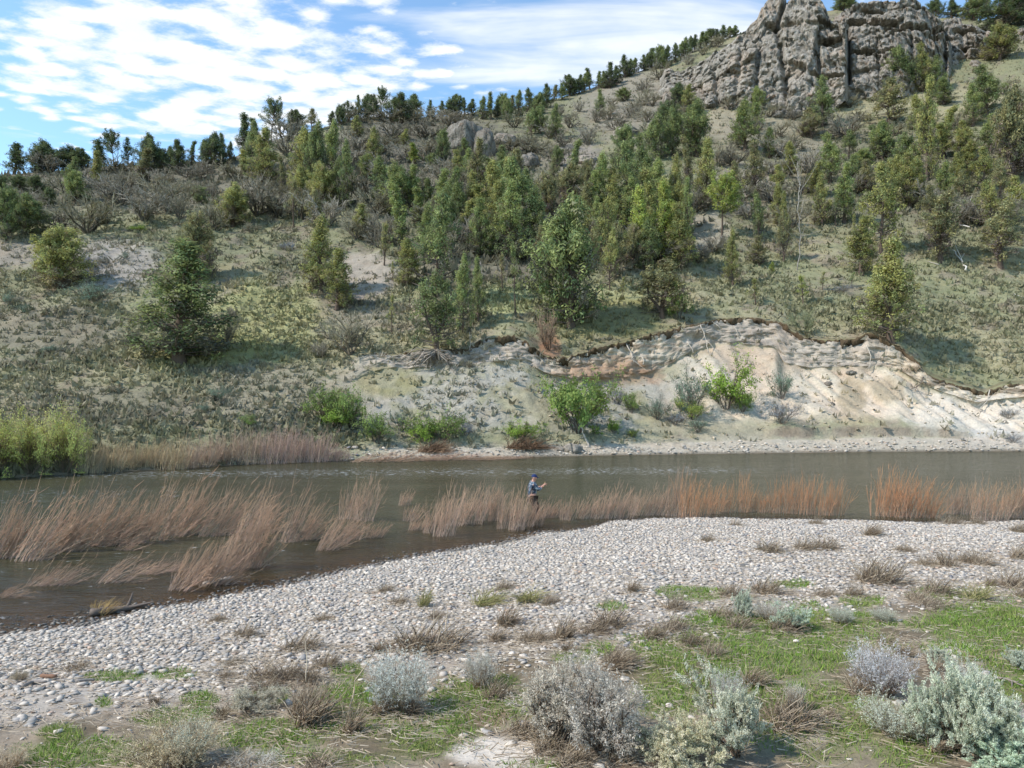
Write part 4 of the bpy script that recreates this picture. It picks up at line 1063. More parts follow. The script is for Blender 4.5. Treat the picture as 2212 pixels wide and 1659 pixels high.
HERO = [
    ('D', 1170, 965, 810, 560, 'cone', 'k', 'largest juniper on the left slope, dense and conical, with a long shadow'),
    ('D', 400, 495, 385, 330, 'round', 'o', 'rounded olive juniper at the left beside the bare grey slide patch'),
    ('D', 2080, 515, 515, 230, 'cone', 'o', 'taller of two conical junipers close together on the lower middle slope'),
    ('E', -25, 625, 400, 210, 'cone', 'o', 'shorter right-hand one of two conical junipers on the lower middle slope'),
    ('E', 618, 900, 570, 250, 'open', 'k', 'open juniper at the bank edge with roots hanging bare over the slide'),
    ('E', 785, 775, 540, 130, 'cone', 'g', 'slim fresh green juniper just right of the juniper with bare roots'),
    ('E', 885, 705, 430, 105, 'cone', 'g', 'slim juniper with dark lower crown, second right of the bare roots'),
    ('E', 1128, 655, 480, 95, 'sparse', 'k', 'thin young tree with a bare leaning trunk left of the biggest juniper'),
    ('E', 1480, 738, 880, 430, 'broad', 'k', 'biggest juniper of the picture, above the eroded bank, casting wide shade'),
    ('E', 430, 475, 330, 170, 'cone', 'o', 'pointed olive young tree with whorled branches near the grey gully'),
    ('E', 325, 775, 260, 55, 'sparse', 'o', 'spindly sapling left of the juniper with bare roots'),
    ('E', 330, 445, 140, 36, 'sparse', 'o', 'tiny bare-stemmed sapling in front of the grey gully'),
    ('E', 278, 345, 300, 45, 'sparse', 'b', 'thin leaning sapling standing above the grey gully'),
    ('E', 1042, 510, 260, 70, 'sparse', 'b', 'thin brownish tree behind the thin leaning young tree'),
    ('E', 1738, 500, 420, 110, 'open', 'o', 'straight open juniper with bare lower trunk right of the biggest juniper'),
    ('E', 1822, 555, 150, 42, 'sparse', 'o', 'small sapling on the sunny flat right of the biggest juniper'),
    ('E', 2080, 680, 420, 310, 'open', 'b', 'ragged greyish juniper with dead limbs above the eroded bank'),
    ('F', 322, 468, 380, 110, 'cone', 'o', 'slim olive juniper alone on the grass above the eroded bank'),
    ('F', 490, 340, 200, 120, 'round', 'b', 'low greyish juniper right of the slim olive one'),
    ('F', 655, 315, 360, 100, 'open', 'b', 'see-through brownish juniper beside the grey snag'),
    ('F', 1150, 400, 385, 200, 'cone', 'o', 'small conical olive juniper with a bare trunk foot on the right slope'),
    ('F', 1345, 835, 690, 340, 'cone', 'o', 'large olive juniper standing right at the lip of the sandy bank'),
    ('F', 1670, 315, 490, 260, 'open', 'b', 'grey limbed juniper beside the fallen white branch'),
    ('F', 2060, 355, 470, 260, 'open', 'b', 'tangled grey limbed juniper at the right edge of the lower slope'),
    ('F', 580, 392, 72, 42, 'cone', 'y', 'tiny bright sapling on the grass of the right slope'),
    ('F', 782, 600, 210, 80, 'sparse', 'y', 'bright wispy sapling above the bluish bank shrub'),
    ('F', 470, 595, 180, 80, 'sparse', 'o', 'wispy sapling left of the bright one above the eroded bank'),
    ('F', 905, 505, 135, 45, 'sparse', 'o', 'thin small sapling left of the small conical olive juniper'),
    ('F', 1095, 485, 110, 50, 'sparse', 'k', 'short sapling just below the small conical olive juniper'),
]
JUN = {}
for kind, n in (('cone', 4), ('narrow', 2), ('broad', 4), ('open', 3), ('umbrella', 1), ('sparse', 2), ('round', 3)):
    JUN[kind] = [juniper_meshes(1000 + 37 * i + len(kind) * 7, kind) for i in range(n)]
rp = np.random.default_rng(99)


def zone(x, y, hid):
    if hid or y < 1.0 * np.interp(x, xs, PYmin[int(np.searchsorted(rows_t, 8.0))]) + 14:
        if x < 508: return 'on the far left skyline'
        if x < 760: return 'on the skyline above the step'
        if x < 1050: return 'on the level middle skyline'
        if x < 1290: return 'on the skyline where it starts climbing'
        if x < 1620: return 'on the climbing skyline left of the cliff'
        return 'on top behind the cliff'
    if x < 500: return 'on the scrubby far left slope'
    if x < 740: return 'on the scrubby slope below the skyline step' if y < 460 else 'on the open lower left slope'
    if x < 1050: return 'on the scrub slope below the middle skyline' if y < 400 else 'in the left part of the dense stand'
    if x < 1330: return 'among scattered trees below the middle skyline' if y < 330 else ('in the heart of the dense stand' if y < 470 else 'at the foot of the dense stand')
    if x < 1620: return 'on the slope below the left cliff end' if y < 400 else 'right of the biggest juniper'
    if y < 270: return 'at the foot of the cliff wall'
    if y < 400: return 'on the right slope below the cliff'
    return 'on the middle of the right slope'


items = []
for tok in TREES.replace('\n', '|').split('|'):
    if tok.strip():
        a = tok.split(); items.append((a[0], float(a[1]), float(a[2]), float(a[3]), float(a[4]), a[5], a[6], None))
items += HERO
recs = []
y_ok = lambda zx: True
for reg, zx, zy, h, w, kind, tone, label in items:
    (X, Y, Z), D, hid = at(reg, zx, zy)
    ytop = OFF[reg][1] + (zy - h) / 3
    if hid: Z -= .14 * h / 3 / F * D
    if reg in 'CF' and kind == 'round' and h > 120 and y_ok(zx): kind = 'cone' if int(zx) % 3 else 'open'
    if reg in 'BE' and h > 150 and 'skyline' not in zone(OFF[reg][0] + zx / 3, OFF[reg][1] + zy / 3, hid) and not label and zy > 1050 and reg == 'B': zy += .38 * h; h *= 1.4; w *= 1.32; (X, Y, Z), D, hid = at(reg, zx, zy)
    if reg == 'C' and not label and zy > 650: zy += .15 * h; h *= 1.16; (X, Y, Z), D, hid = at(reg, zx, zy)
    ytop = OFF[reg][1] + (zy - h) / 3
    hw = max(1.4, EYE - (ytop - CY) / F * D - Z)
    recs.append(dict(x=OFF[reg][0] + zx / 3, y=OFF[reg][1] + zy / 3, X=X, Y=Y, Z=Z, h=hw, w=w / 3 / F * D, kind=kind, tone=tone, label=label, z=zone(OFF[reg][0] + zx / 3, OFF[reg][1] + zy / 3, hid)))
by = {}
for q in sorted(recs, key=lambda q: q['x']):
    if q['label'] is None:
        by.setdefault(q['z'], []).append(q)
for z, qs in by.items():
    for i, q in enumerate(qs):
        q['label'] = f"{KWORD[q['kind']]} {TWORD[q['tone']].split()[0]} juniper, {ORD[i]} from left {z}"
for q in recs:
    var = rp.integers(0, len(JUN[q['kind']])); tm = JUN[q['kind']][var]
    s = q['w'] / 2 / tm[3] * 1.04; j = rp.uniform(.94, 1.06)
    small = q['h'] < 2.6
    tone = np.array(TONE[q['tone']]) * rp.uniform(.9, 1.1)
    plant('juniper_tree' if not (q['kind'] == 'sparse' and q['h'] < 6) else 'tree_sapling', (q['kind'], var), tm[:3], ('trunk', 'branches', 'crown'), (q['X'], q['Y'], q['Z']), s * j, s / j, q['h'] / 10.0, rp.uniform(0, 6.28), q['label'], 'tree', 'junipers covering the far slope', tuple(tone))

# ---- leafless grey shrubs on the slope
BARE = [bare_meshes(300 + i, c, w) for i, (c, w) in enumerate([(('88826f', '645c50'), 1.0), (('807a6c', '5a5348'), 1.15), (('8f897c', '6a6357'), .85), (('85806c', '565044'), 1.25)])]
SHRUBS = '''A 570 1512 260 290|A 935 1432 200 230|A 1090 1385 250 290|A 1250 1172 110 180|A 1510 1165 110 180|A 1160 1425 190 130|A 1670 1395 240 290|A 780 1335 200 240|A 330 1125 140 190|A 1310 1135 100 130|A 1840 925 160 190|A 1760 1330 170 220
A 1640 1025 100 120|A 1390 1495 190 170|A 1370 1285 110 80|A 700 1290 150 150|A 560 1180 120 140|A 850 1230 120 150|A 1800 1420 200 240|A 1960 1420 200 200|A 2120 1480 220 220|A 380 1480 160 180|A 760 1130 110 160|A 1060 1200 100 120|A 1860 1010 130 170|A 1230 1275 90 130|A 420 1250 120 150|A 150 1380 160 180
B 60 800 100 180|B 300 800 110 200|B 480 800 100 180|B 130 980 120 190|B 330 900 120 200|B 560 900 110 190|B 250 1000 130 190|B 430 1060 130 180|B 60 1080 150 200|B 560 1010 120 170|B 700 820 90 150|B 600 790 90 150|B 800 830 90 150|B 1120 830 90 130|B 500 1260 170 220|B 300 1180 150 200|B 130 1310 180 240|B 240 1400 180 220|B 640 1170 120 160
B 1100 980 90 150|B 1200 990 90 150|B 1280 1010 100 160|B 1360 1030 90 140|B 1590 945 140 120|B 1540 730 80 70|B 1750 700 70 90|B 1950 690 110 100|B 2020 690 100 100|B 1850 480 70 90|B 2060 520 110 130|B 1970 600 80 100|B 1720 560 70 100|B 1420 760 90 80|B 1480 830 100 110|B 1650 800 90 100|B 1900 740 100 130|B 1350 900 90 110|B 1440 960 90 100|B 750 1230 140 160|B 920 1320 160 170|B 560 1470 180 220|B 290 1560 190 200|B 680 1620 190 220|B 850 1600 200 200|B 950 1560 190 190|B 1190 1330 150 170|B 1400 1560 180 190|B 1250 1280 150 160|B 2080 800 110 130|B 1790 850 110 130|B 100 1560 160 170
B 1000 1640 170 190|B 1830 1620 150 180|B 2010 1600 160 180|B 1600 1560 160 160
C 60 520 90 130|C 160 640 100 140|C 300 720 90 130|C 560 760 80 120|C 700 700 70 110|C 480 860 100 130|C 620 900 110 140|C 780 880 110 140|C 1080 700 70 110|C 1180 640 70 100|C 1150 800 80 120|C 720 980 120 150|B 1980 800 100 140|B 1880 770 90 130|B 2150 780 100 130|B 1740 780 90 120|B 2010 900 110 150|C 30 420 70 80|C 130 360 70 80|C 230 310 80 130|C 100 480 60 90|C 820 1135 190 160|C 650 1025 140 190|C 640 770 70 110|C 720 785 75 80|C 330 1080 140 170|C 230 1080 140 170|C 600 1330 160 180|C 780 1260 130 160|C 1120 1260 120 150|C 1560 1340 160 180|C 1650 1400 170 200|C 1780 1480 200 240|C 1920 1460 190 220|C 2060 1480 200 220|C 420 1430 130 150|C 700 1480 160 160|C 350 1340 150 170|C 80 1390 150 160|C 2090 620 90 120|C 1930 560 80 110|C 1380 880 90 120|C 1760 860 110 140|C 560 1140 110 140
D 200 40 160 190|D 1620 130 70 110|D 1480 700 100 90|E 250 230 170 190|E 150 120 170 200|E 680 300 190 200|E 900 200 180 200|E 1000 280 160 180|E 1180 300 170 180|E 1720 250 150 160|E 1900 300 170 200|E 2080 330 190 200|F 90 320 110 140|F 200 260 130 150'''
BSH = [('C', 1075, 910, 175, 220, 'vase shaped leafless shrub alone on the slope below the cliff'), ('D', 1475, 855, 190, 130, 'small leafless bush right of the largest left slope juniper'),
       ('E', 60, 915, 300, 280, 'bare vase shaped shrub on dark forked stems above the left slide'), ('D', 2085, 940, 120, 110, 'low grey bush left of the bare vase shaped shrub'),
       ('E', 1345, 900, 270, 130, 'reddish grey dead shrub slumping over the broken lip of the bank'), ('F', 795, 790, 170, 150, 'grey green shrub hanging at the lip between the sandy scarps'),
       ('E', 830, 1000, 60, 70, 'small heap of dead grey twigs on the upper slide')]
sh = []
for tok in SHRUBS.replace('\n', '|').split('|'):
    a = tok.split(); sh.append((a[0], float(a[1]), float(a[2]), float(a[3]), float(a[4]), None))
sh += BSH
zs = {}
for q in sorted(sh, key=lambda q: OFF[q[0]][0] + q[1] / 3):
    (X, Y, Z), D, hid = at(q[0], q[1], q[2]); x = OFF[q[0]][0] + q[1] / 3; y = OFF[q[0]][1] + q[2] / 3
    z = zone(x, y, hid); zs.setdefault(z, [0])
    lab = q[5]
    if lab is None:
        lab = f"grey leafless shrub, {ORD[zs[z][0]]} from the left {z}"; zs[z][0] += 1
    v = rp.integers(0, 4); W = q[4] / 3 / F * D; H = q[3] / 3 / F * D
    tone = np.array((1, 1, 1)) * rp.uniform(.8, 1.15)
    if 'reddish' in lab: tone = np.array((1.15, .9, .8))
    if 'grey green' in lab: tone = np.array((.9, 1.05, .85))
    plant('bare_shrub', ('bare', v), BARE[v], ('stems', 'twigs'), (X, Y, Z - .1), W / dims(BARE[v])[0], W / dims(BARE[v])[0], H / dims(BARE[v])[1] * .92, rp.uniform(0, 6.28), lab, 'shrub', 'leafless grey shrubs on the far slope', tuple(tone))

# ---- green and bluish shrubs along the foot of the far bank
BU = {'green': [bush_meshes(400, ('829650', '92a25a', '708648')), bush_meshes(401, ('829650', '92a25a', '708648'))], 'bright': [bush_meshes(402, ('8fa848', 'a0b655', '7c9440'))], 'twiggy': [bush_meshes(403, ('8a9c52', '98a65e', '78904e'), .10, 3.2, True)], 'blue': [bush_meshes(404, ('7d9078', '8c9c86', '6c8070'), .07)], 'sage': [bush_meshes(405, ('8d949a', '7e8890', '9aa0a2'), .06)], 'yellow': [bush_meshes(406, ('9aa552', 'a9af62', '87964a'), .09, 1.2)]}
BUSHES = [('E', 50, 1400, 240, 180, 'green', 'green shrub leftmost of the row on the beach foot'), ('D', 2100, 1345, 200, 190, 'green', 'upper green shrub of the pair left of the pale slide'), ('E', 235, 1490, 190, 160, 'green', 'dull green shrub just left of the bluish shrub near the water'),
          ('E', 390, 1405, 130, 120, 'blue', 'small bluish shrub between two green ones below the slide'), ('E', 520, 1475, 170, 180, 'bright', 'left half of the paired bright green shrubs by the beach'), ('E', 665, 1475, 200, 200, 'green', 'right half of the paired green shrubs by the beach'),
          ('E', 820, 1455, 90, 90, 'sage', 'small grey bush right of the paired green shrubs'), ('E', 1170, 1462, 120, 215, 'bright', 'bright green shrub sprouting from a brown root wad by the water'), ('E', 1530, 1425, 340, 390, 'twiggy', 'large twiggy green shrub at the foot of the eroded bank'),
          ('E', 1765, 1425, 110, 80, 'bright', 'low bright sprig right of the large twiggy shrub'), ('E', 1880, 1300, 130, 90, 'green', 'small green shrub between the large shrub and bluish one'), ('E', 1890, 1455, 60, 60, 'yellow', 'tiny yellowish sprig on the beach below the bluish shrub'),
          ('E', 2045, 1345, 150, 140, 'blue', 'bluish green shrub on the talus mid right'), ('E', 2200, 1275, 90, 70, 'green', 'small green sprig just left of the tall scarp shrubs'), ('E', 2160, 1375, 90, 130, 'sage', 'grey bush below the tall scarp shrubs'),
          ('E', 1790, 1235, 90, 100, 'sage', 'grey green tuft of shrub above the small green shrub'), ('F', 60, 1330, 300, 190, 'blue', 'tall bluish shrub on the sandy talus beside the bright one'), ('F', 285, 1275, 330, 270, 'bright', 'tall bright green shrub on the sandy talus'),
          ('F', 60, 1345, 120, 140, 'yellow', 'yellow green sprawl at the foot of the tall bluish shrub'), ('F', 645, 1215, 190, 150, 'blue', 'bluish wispy shrub alone on the sandy talus'), ('F', 645, 1375, 150, 160, 'sage', 'grey blue sagebrush below the wispy talus shrub'),
          ('F', 100, 1425, 100, 110, 'blue', 'faded bluish bush near the beach below the tall shrubs'), ('F', 390, 1290, 130, 120, 'twiggy', 'shaded twiggy shrub on the right flank of the bright one'),
          ('D', 1612, 1385, 80, 80, 'green', 'small round green bush above the far reeds'), ('D', 2175, 1395, 150, 170, 'bright', 'brighter lower shrub of the pair left of the pale slide'), ('D', 1430, 1225, 110, 130, 'blue', 'bluish sage on the lower left slope'), ('D', 1320, 1295, 70, 80, 'blue', 'smaller bluish sage below the other on the lower left slope'),
          ('A', 895, 1500, 38, 90, 'bright', 'low bright green mat on the bare grey patch'), ('D', 815, 305, 35, 70, 'blue', 'dark low mat on the bare grey patch'), ('D', 600, 570, 120, 220, 'blue', 'low dark juniper mat right of the rounded olive juniper'), ('D', 60, 605, 90, 80, 'blue', 'small dark bush at the left frame edge on the slope'), ('D', 150, 645, 60, 100, 'blue', 'low grey green bush near the left frame edge'), ('D', 330, 905, 50, 120, 'blue', 'low dark mat on the brown left slope'), ('D', 540, 345, 60, 90, 'sage', 'grey cushion bush right of the rounded olive juniper'), ('D', 1830, 245, 50, 60, 'sage', 'left pale sage of two below the dark shrubs'), ('D', 1890, 250, 60, 60, 'sage', 'right pale sage of two below the dark shrubs'),
          ('E', 2190, 695, 190, 130, 'green', 'bright leafy shrub tucked against the ragged greyish juniper'), ('F', 945, 585, 45, 70, 'blue', 'low dark bush on the grass above the scarp'), ('F', 1020, 520, 60, 120, 'sage', 'pale sage patch left of the large lip juniper'), ('F', 60, 300, 110, 200, 'sage', 'grey sage bush beside the slim olive juniper'), ('F', 2110, 1330, 70, 90, 'sage', 'grey sage at the right end of the white bank'), ('F', 2140, 1490, 60, 80, 'sage', 'little sage on the white rock ledge at far right')]
for reg, zx, zy, h, w, kind, lab in BUSHES:
    (X, Y, Z), D, hid = at(reg, zx, zy); v = rp.integers(0, len(BU[kind])); W = w / 3 / F * D; H = h / 3 / F * D
    plant('riverbank_shrub', (kind, v), BU[kind][v], ('stems', 'foliage'), (X, Y, Z - .05), W / dims(BU[kind][v])[0] * 1.1, W / dims(BU[kind][v])[0] * 1.1, H / dims(BU[kind][v])[1] * 1.05, rp.uniform(0, 6.28), lab, 'shrub', None, tuple(np.array((1, 1, 1)) * rp.uniform(.9, 1.1)))

# ---- yellow green willow thicket and pale reeds of the far left shore
TH = [('D', -60, 1620, 330, 220), ('D', 60, 1660, 400, 220), ('D', 200, 1655, 330, 190), ('D', 310, 1650, 370, 200), ('D', 430, 1645, 350, 190), ('D', 510, 1640, 300, 130), ('D', -200, 1640, 380, 260)]
THB = [bush_meshes(407, ('b0b870', 'bdc07c', '9da468', 'b0a67c'), .075, 1.7), bush_meshes(409, ('a9b06c', 'bfbf82', 'aca27a'), .075, 1.6)]
PL = ['leftmost', 'second', 'third', 'fourth', 'fifth', 'rightmost', 'half hidden']
for i, (reg, zx, zy, h, w) in enumerate(TH):
    y = far_edge_y(OFF[reg][0] + zx / 3) - 1 - 5 * (i % 2); Y = D_of(y); X = (OFF[reg][0] + zx / 3 - CX) / F * Y
    H = h / 3 / F * Y; W = w / 3 / F * Y
    plant('willow_thicket', ('th', i % 2), THB[i % 2], ('stems', 'foliage'), (X, Y, .05), W / dims(THB[i % 2])[0] * 1.15, W / dims(THB[i % 2])[0] * 1.15, H / dims(THB[i % 2])[1] * 1.1, rp.uniform(0, 6.28), (f'{PL[i]} yellow green willow clump of the far left shore thicket' if i < 6 else 'yellow green willow clump cut by the left frame edge'), 'willow', 'yellow green willows on the far left shore', (1.2, 1.15, 1.0))
WIL = {'L': [willow_meshes(500 + i, .95, 50, .5) for i in range(4)], 'U': [willow_meshes(520 + i, .20, 52, .72) for i in range(4)], 'M': [willow_meshes(540 + i, .36, 58, .45) for i in range(3)], 'F': [willow_meshes(560 + i, .12, 90, .12, 2.0, 1.6) for i in range(3)], 'X': [willow_meshes(580 + i, 1.05, 40, .4, 2.0, 1.6) for i in range(2)]}


def willow(x, y, h, w, kind, lab, grp, tone=(1, 1, 1), z=0.0, far=False):
    if far:
        Y = D_of(y); X = (x - CX) / F * Y
    else:
        Y = D_of(y); X = (x - CX) / F * Y
    v = rp.integers(0, len(WIL[kind])); H = h / F * Y * rp.uniform(.88, 1.14); W = w / F * Y * rp.uniform(.85, 1.15)
    plant('willow_clump', (kind, v), WIL[kind][v], ('stems', 'twigs'), (X, Y, z), max(.35, W / dims(WIL[kind][v])[2] * 1.1), max(.5, W / dims(WIL[kind][v])[2]) * .8, H / dims(WIL[kind][v])[1], rp.uniform(-.25, .25), lab, 'willow', grp, tone)


k = 0
for i in range(24):                                                 # pale reeds along the far shore
    x = 190 + i * 23.5 + rp.uniform(-5, 5); y = far_edge_y(x) + 1.5 - rp.uniform(0, 5)
    hh = np.interp(x, [190, 350, 520, 650, 735], [66, 62, 78, 66, 34]) * rp.uniform(.8, 1.1)
    tone = [(1.0, 1.02, .8), (1.0, .98, .9), (1.05, .98, .98)][min(2, int((x - 190) / 190))]
    willow(x, y, hh, 52, 'F', f'pale willow clump, {ORD[i]} from the left along the far shore', 'pale leafless willows along the far shore', tone, .0, True)
for i, (x, h) in enumerate([(775, 22), (820, 24), (865, 20), (900, 18), (935, 19), (965, 17), (1000, 15), (1040, 13), (1085, 10)]):
    y = far_edge_y(x) + 4
    willow(x, y, h, 70, 'X', f'flattened rusty willow, {ORD[i]} from the left, trailing on the water below the green shrubs', 'flattened rusty willows on the far shore', (1.0, .95, .9), .0, True)

GB = 'reddish leafless willows standing in the river'
ROWS = [
    ('in the back row of the left willow bed', 'L', 'G', '-90 860 380 200|20 850 400 200|150 870 440 240|280 810 360 220|400 810 410 200|520 780 320 200|640 770 330 210|720 760 270 200|880 750 320 200|980 730 340 210|1100 710 350 210|1200 700 340 200|1330 710 320 190|1450 690 330 200|1560 740 350 210|1660 690 290 180|1850 750 320 170|1960 730 250 160|2080 800 240 150|2170 760 240 150'),
    ('in the front row of the left willow bed', 'L', 'G', '30 1100 90 150|220 1030 120 130|330 1030 180 230|690 1010 180 240|900 950 140 230|1050 940 120 130|1140 1060 290 180|1230 1020 260 180|1340 1030 320 210|1430 940 230 150|1510 930 410 190|1600 910 390 190|780 800 120 150'),
    ('in the sparse willows left of the angler', 'M', 'H', '40 600 260 150|140 610 280 190|70 730 120 120|200 720 110 120|400 510 110 90|450 610 120 150|470 670 100 90'),
    ('in the willow patch around the angler', 'M', 'H', '595 690 240 160|650 710 300 150|740 640 280 180|840 630 270 160|930 610 250 140|985 610 240 90|1060 660 260 140|1125 670 270 130|1185 650 200 110|1245 640 150 120|1310 590 160 100|1370 590 110 90'),
    ('in the willow row right of the angler', 'M', 'H', '1455 605 150 120|1560 595 170 110|1660 595 220 140|1740 595 220 130|1830 595 200 120|1900 575 180 120|1990 575 220 120|2080 575 200 120|2160 580 290 140'),
    ('in the orange willow row at right centre', 'U', 'I', '30 595 280 150|110 585 230 150|195 565 180 110|285 555 190 110|390 555 270 90|455 553 170 120|535 557 150 100|635 560 265 120|725 565 270 120|815 570 260 120|905 573 250 120|985 575 235 130'),
    ('in the big orange clump group past the gap', 'U', 'I', '1290 578 300 170|1380 583 310 170|1455 590 290 180|1545 588 260 180|1610 590 150 150'),
    ('in the willow row at the right frame edge', 'M', 'I', '1745 565 200 110|1835 568 240 150|1930 605 260 170|2030 610 250 170|2130 590 260 160|2215 592 270 160|2300 590 260 170'),
]
for zn, kind, reg, txt in ROWS:
    for i, tok in enumerate(txt.split('|')):
        zx, zy, h, w = map(float, tok.split()); kk = kind
        if reg == 'G' and h < 200 and w > h: kk = 'X'
        if kind == 'M' and reg == 'I' and i > 0: kk = 'U'
        tone = np.array((1, 1, 1)) * rp.uniform(.9, 1.12)
        if reg == 'I' and zx < 1650: tone = tone * np.array((1.12, .96, .82))
        x = OFF[reg][0] + zx / 3; y = OFF[reg][1] + zy / 3
        y = min(y, near_edge_y(x) + 2) if reg != 'G' else y
        willow(x, y, h / 3 * (.94 if reg != 'G' else 1), w / 3 * (1.25 if reg == 'G' else 1.05), kk, f'reddish willow clump, {ORD[i]} from the left {zn}', GB, tuple(tone), -.03)
willow(218, 1325, 28, 24, 'M', 'yellowish willow sprig growing at the near shore beside the driftwood log', GB, (1.05, 1.1, .7), 0)
# ------------------------------------------------------------------ foreground shrubs and tufts on the near bank
SG = {'sage': [sage_meshes(600 + i, 'sage') for i in range(3)], 'grey': [sage_meshes(610 + i, 'grey') for i in range(2)], 'rabbit': [sage_meshes(620 + i, 'rabbit') for i in range(3)], 'straw': [sage_meshes(630, 'straw')], 'cream': [sage_meshes(640, 'cream')]}
FG = [('K', 1400, 1490, 560, 420, 'grey', 'left of two big leafless grey sagebrush mounds at bottom centre', (1, 1, 1)),
      ('K', 1690, 1575, 610, 430, 'grey', 'right of two big grey sagebrush mounds, dark hollow at its base', (.95, .96, 1)),
      ('K', 375, 1290, 370, 360, 'rabbit', 'silvery broom-like rabbitbrush beyond the green patch at lower centre', (1.05, 1.08, 1.08)),
      ('K', 905, 1145, 250, 190, 'rabbit', 'smaller silvery rabbitbrush left of the big grey mounds', (1.0, .98, .95)),
      ('K', 2120, 1660, 300, 420, 'cream', 'cream yellow bush at the bottom edge right of the grey mounds', (1, 1, 1)),
      ('L', 60, 1660, 320, 340, 'cream', 'cream yellow bush touching the blue green sagebrush at the bottom edge', (1, 1, .95)),
      ('L', 350, 1590, 490, 400, 'sage', 'blue green sagebrush right of the cream bush', (1, .99, .95)),
      ('L', 290, 1280, 250, 200, 'rabbit', 'pale upright stems standing behind the blue green sagebrush', (1, 1, 1)),
      ('L', 1290, 1180, 330, 330, 'rabbit', 'lavender grey rabbitbrush leaning right of the grass patch', (1.04, 1.04, 1.15)),
      ('L', 1390, 1460, 270, 350, 'rabbit', 'silver spiky rabbitbrush below the lavender one', (1.05, 1.1, 1.0)),
      ('L', 1630, 1500, 400, 300, 'sage', 'left shoulder of the largest blue green sagebrush group at lower right', (1, 1.04, .98)),
      ('L', 1790, 1570, 560, 340, 'sage', 'tallest middle part of the largest blue green sagebrush group', (1, 1.04, 1.0)),
      ('L', 1920, 1500, 480, 300, 'sage', 'back right part of the largest blue green sagebrush group', (1.02, 1.04, 1.02)),
      ('L', 2050, 1560, 400, 330, 'sage', 'right shoulder of the largest blue green sagebrush group', (.97, 1.02, .98)),
      ('L', 2050, 1670, 250, 380, 'sage', 'pale green sagebrush in the bottom right corner', (.95, 1.1, 1.0)),
      ('L', 2200, 1420, 160, 140, 'rabbit', 'lavender sprig at the right frame edge', (1.05, 1.05, 1.15)),
      ('L', 2180, 1030, 150, 130, 'sage', 'bluish sagebrush at the right frame edge', (.95, 1.0, 1.0)),
      ('L', 1660, 965, 90, 120, 'sage', 'small sagebrush by the pale sand patch', (1, 1, 1)),
      ('L', 395, 690, 190, 90, 'sage', 'upright pale sagebrush on the gravel edge', (1.02, 1.06, 1.05)),
      ('L', 700, 760, 160, 180, 'sage', 'greenish sagebrush on the heap of washed-up straw', (.95, 1.05, 1.0)),
      ('L', 570, 700, 130, 170, 'rabbit', 'pale dead rabbitbrush left of the greenish sagebrush', (1.02, .98, .95)),
      ('L', 1030, 725, 120, 120, 'rabbit', 'small grey green brush in the middle right grass', (.95, 1.0, .92)),
      ('L', 1300, 715, 100, 130, 'rabbit', 'small dull brush right of the other in the grass', (.95, .98, .88)),
      ('L', 730, 1290, 190, 110, 'rabbit', 'pale spiky stems above the straw heap', (1.1, 1.06, 1.0)),
      ('L', 1230, 960, 120, 130, 'straw', 'dead straw coloured stems left of the lavender rabbitbrush', (1, 1, 1)),
      ('J', 1120, 1660, 310, 480, 'straw', 'wide straw grey rabbitbrush at the bottom left', (1.05, 1.06, 1.0)),
      ('J', 1230, 1640, 290, 260, 'rabbit', 'pale green-grey half of the bottom left rabbitbrush', (1.0, 1.03, .92)),
      ('J', 1650, 1300, 160, 330, 'grey', 'flattened grey mound between gravel and grass', (.95, .97, .9)),
      ('J', 130, 1092, 70, 90, 'straw', 'tiny grey tuft on the gravel at the left', (.9, .9, .9)),
      ('J', 1660, 1650, 80, 260, 'rabbit', 'low pale brush at the bottom edge left of centre', (1.1, 1.08, 1.05)),
      ('J', 60, 1660, 120, 200, 'straw', 'washed-out grass brush in the bottom left corner', (1.15, 1.12, 1.1)),
      ('L', 1850, 1250, 280, 200, 'rabbit', 'pale upright tips rising behind the largest sagebrush', (1.02, 1.08, 1.05))]
for reg, zx, zy, h, w, kind, lab, tone in FG:
    (X, Y, Z), D = near_at(reg, zx, zy)
    v = rp.integers(0, len(SG[kind])); W = w / 3 / F * D * .95; H = h / 3 / F * D * .94
    uw, uh, _ = dims(SG[kind][v])
    plant('sagebrush' if kind in ('sage', 'grey', 'cream') else 'rabbitbrush', ('near', kind, v), SG[kind][v], ('stems', 'foliage'), (X, Y, Z - .02), W / uw, W / uw, H / uh, rp.uniform(0, 6.28), lab, 'shrub', None, tuple(np.array(tone) * (1.02, .97, .92) * {'grey': 1.2, 'rabbit': 1.3, 'straw': 1.2}.get(kind, 1.03)))

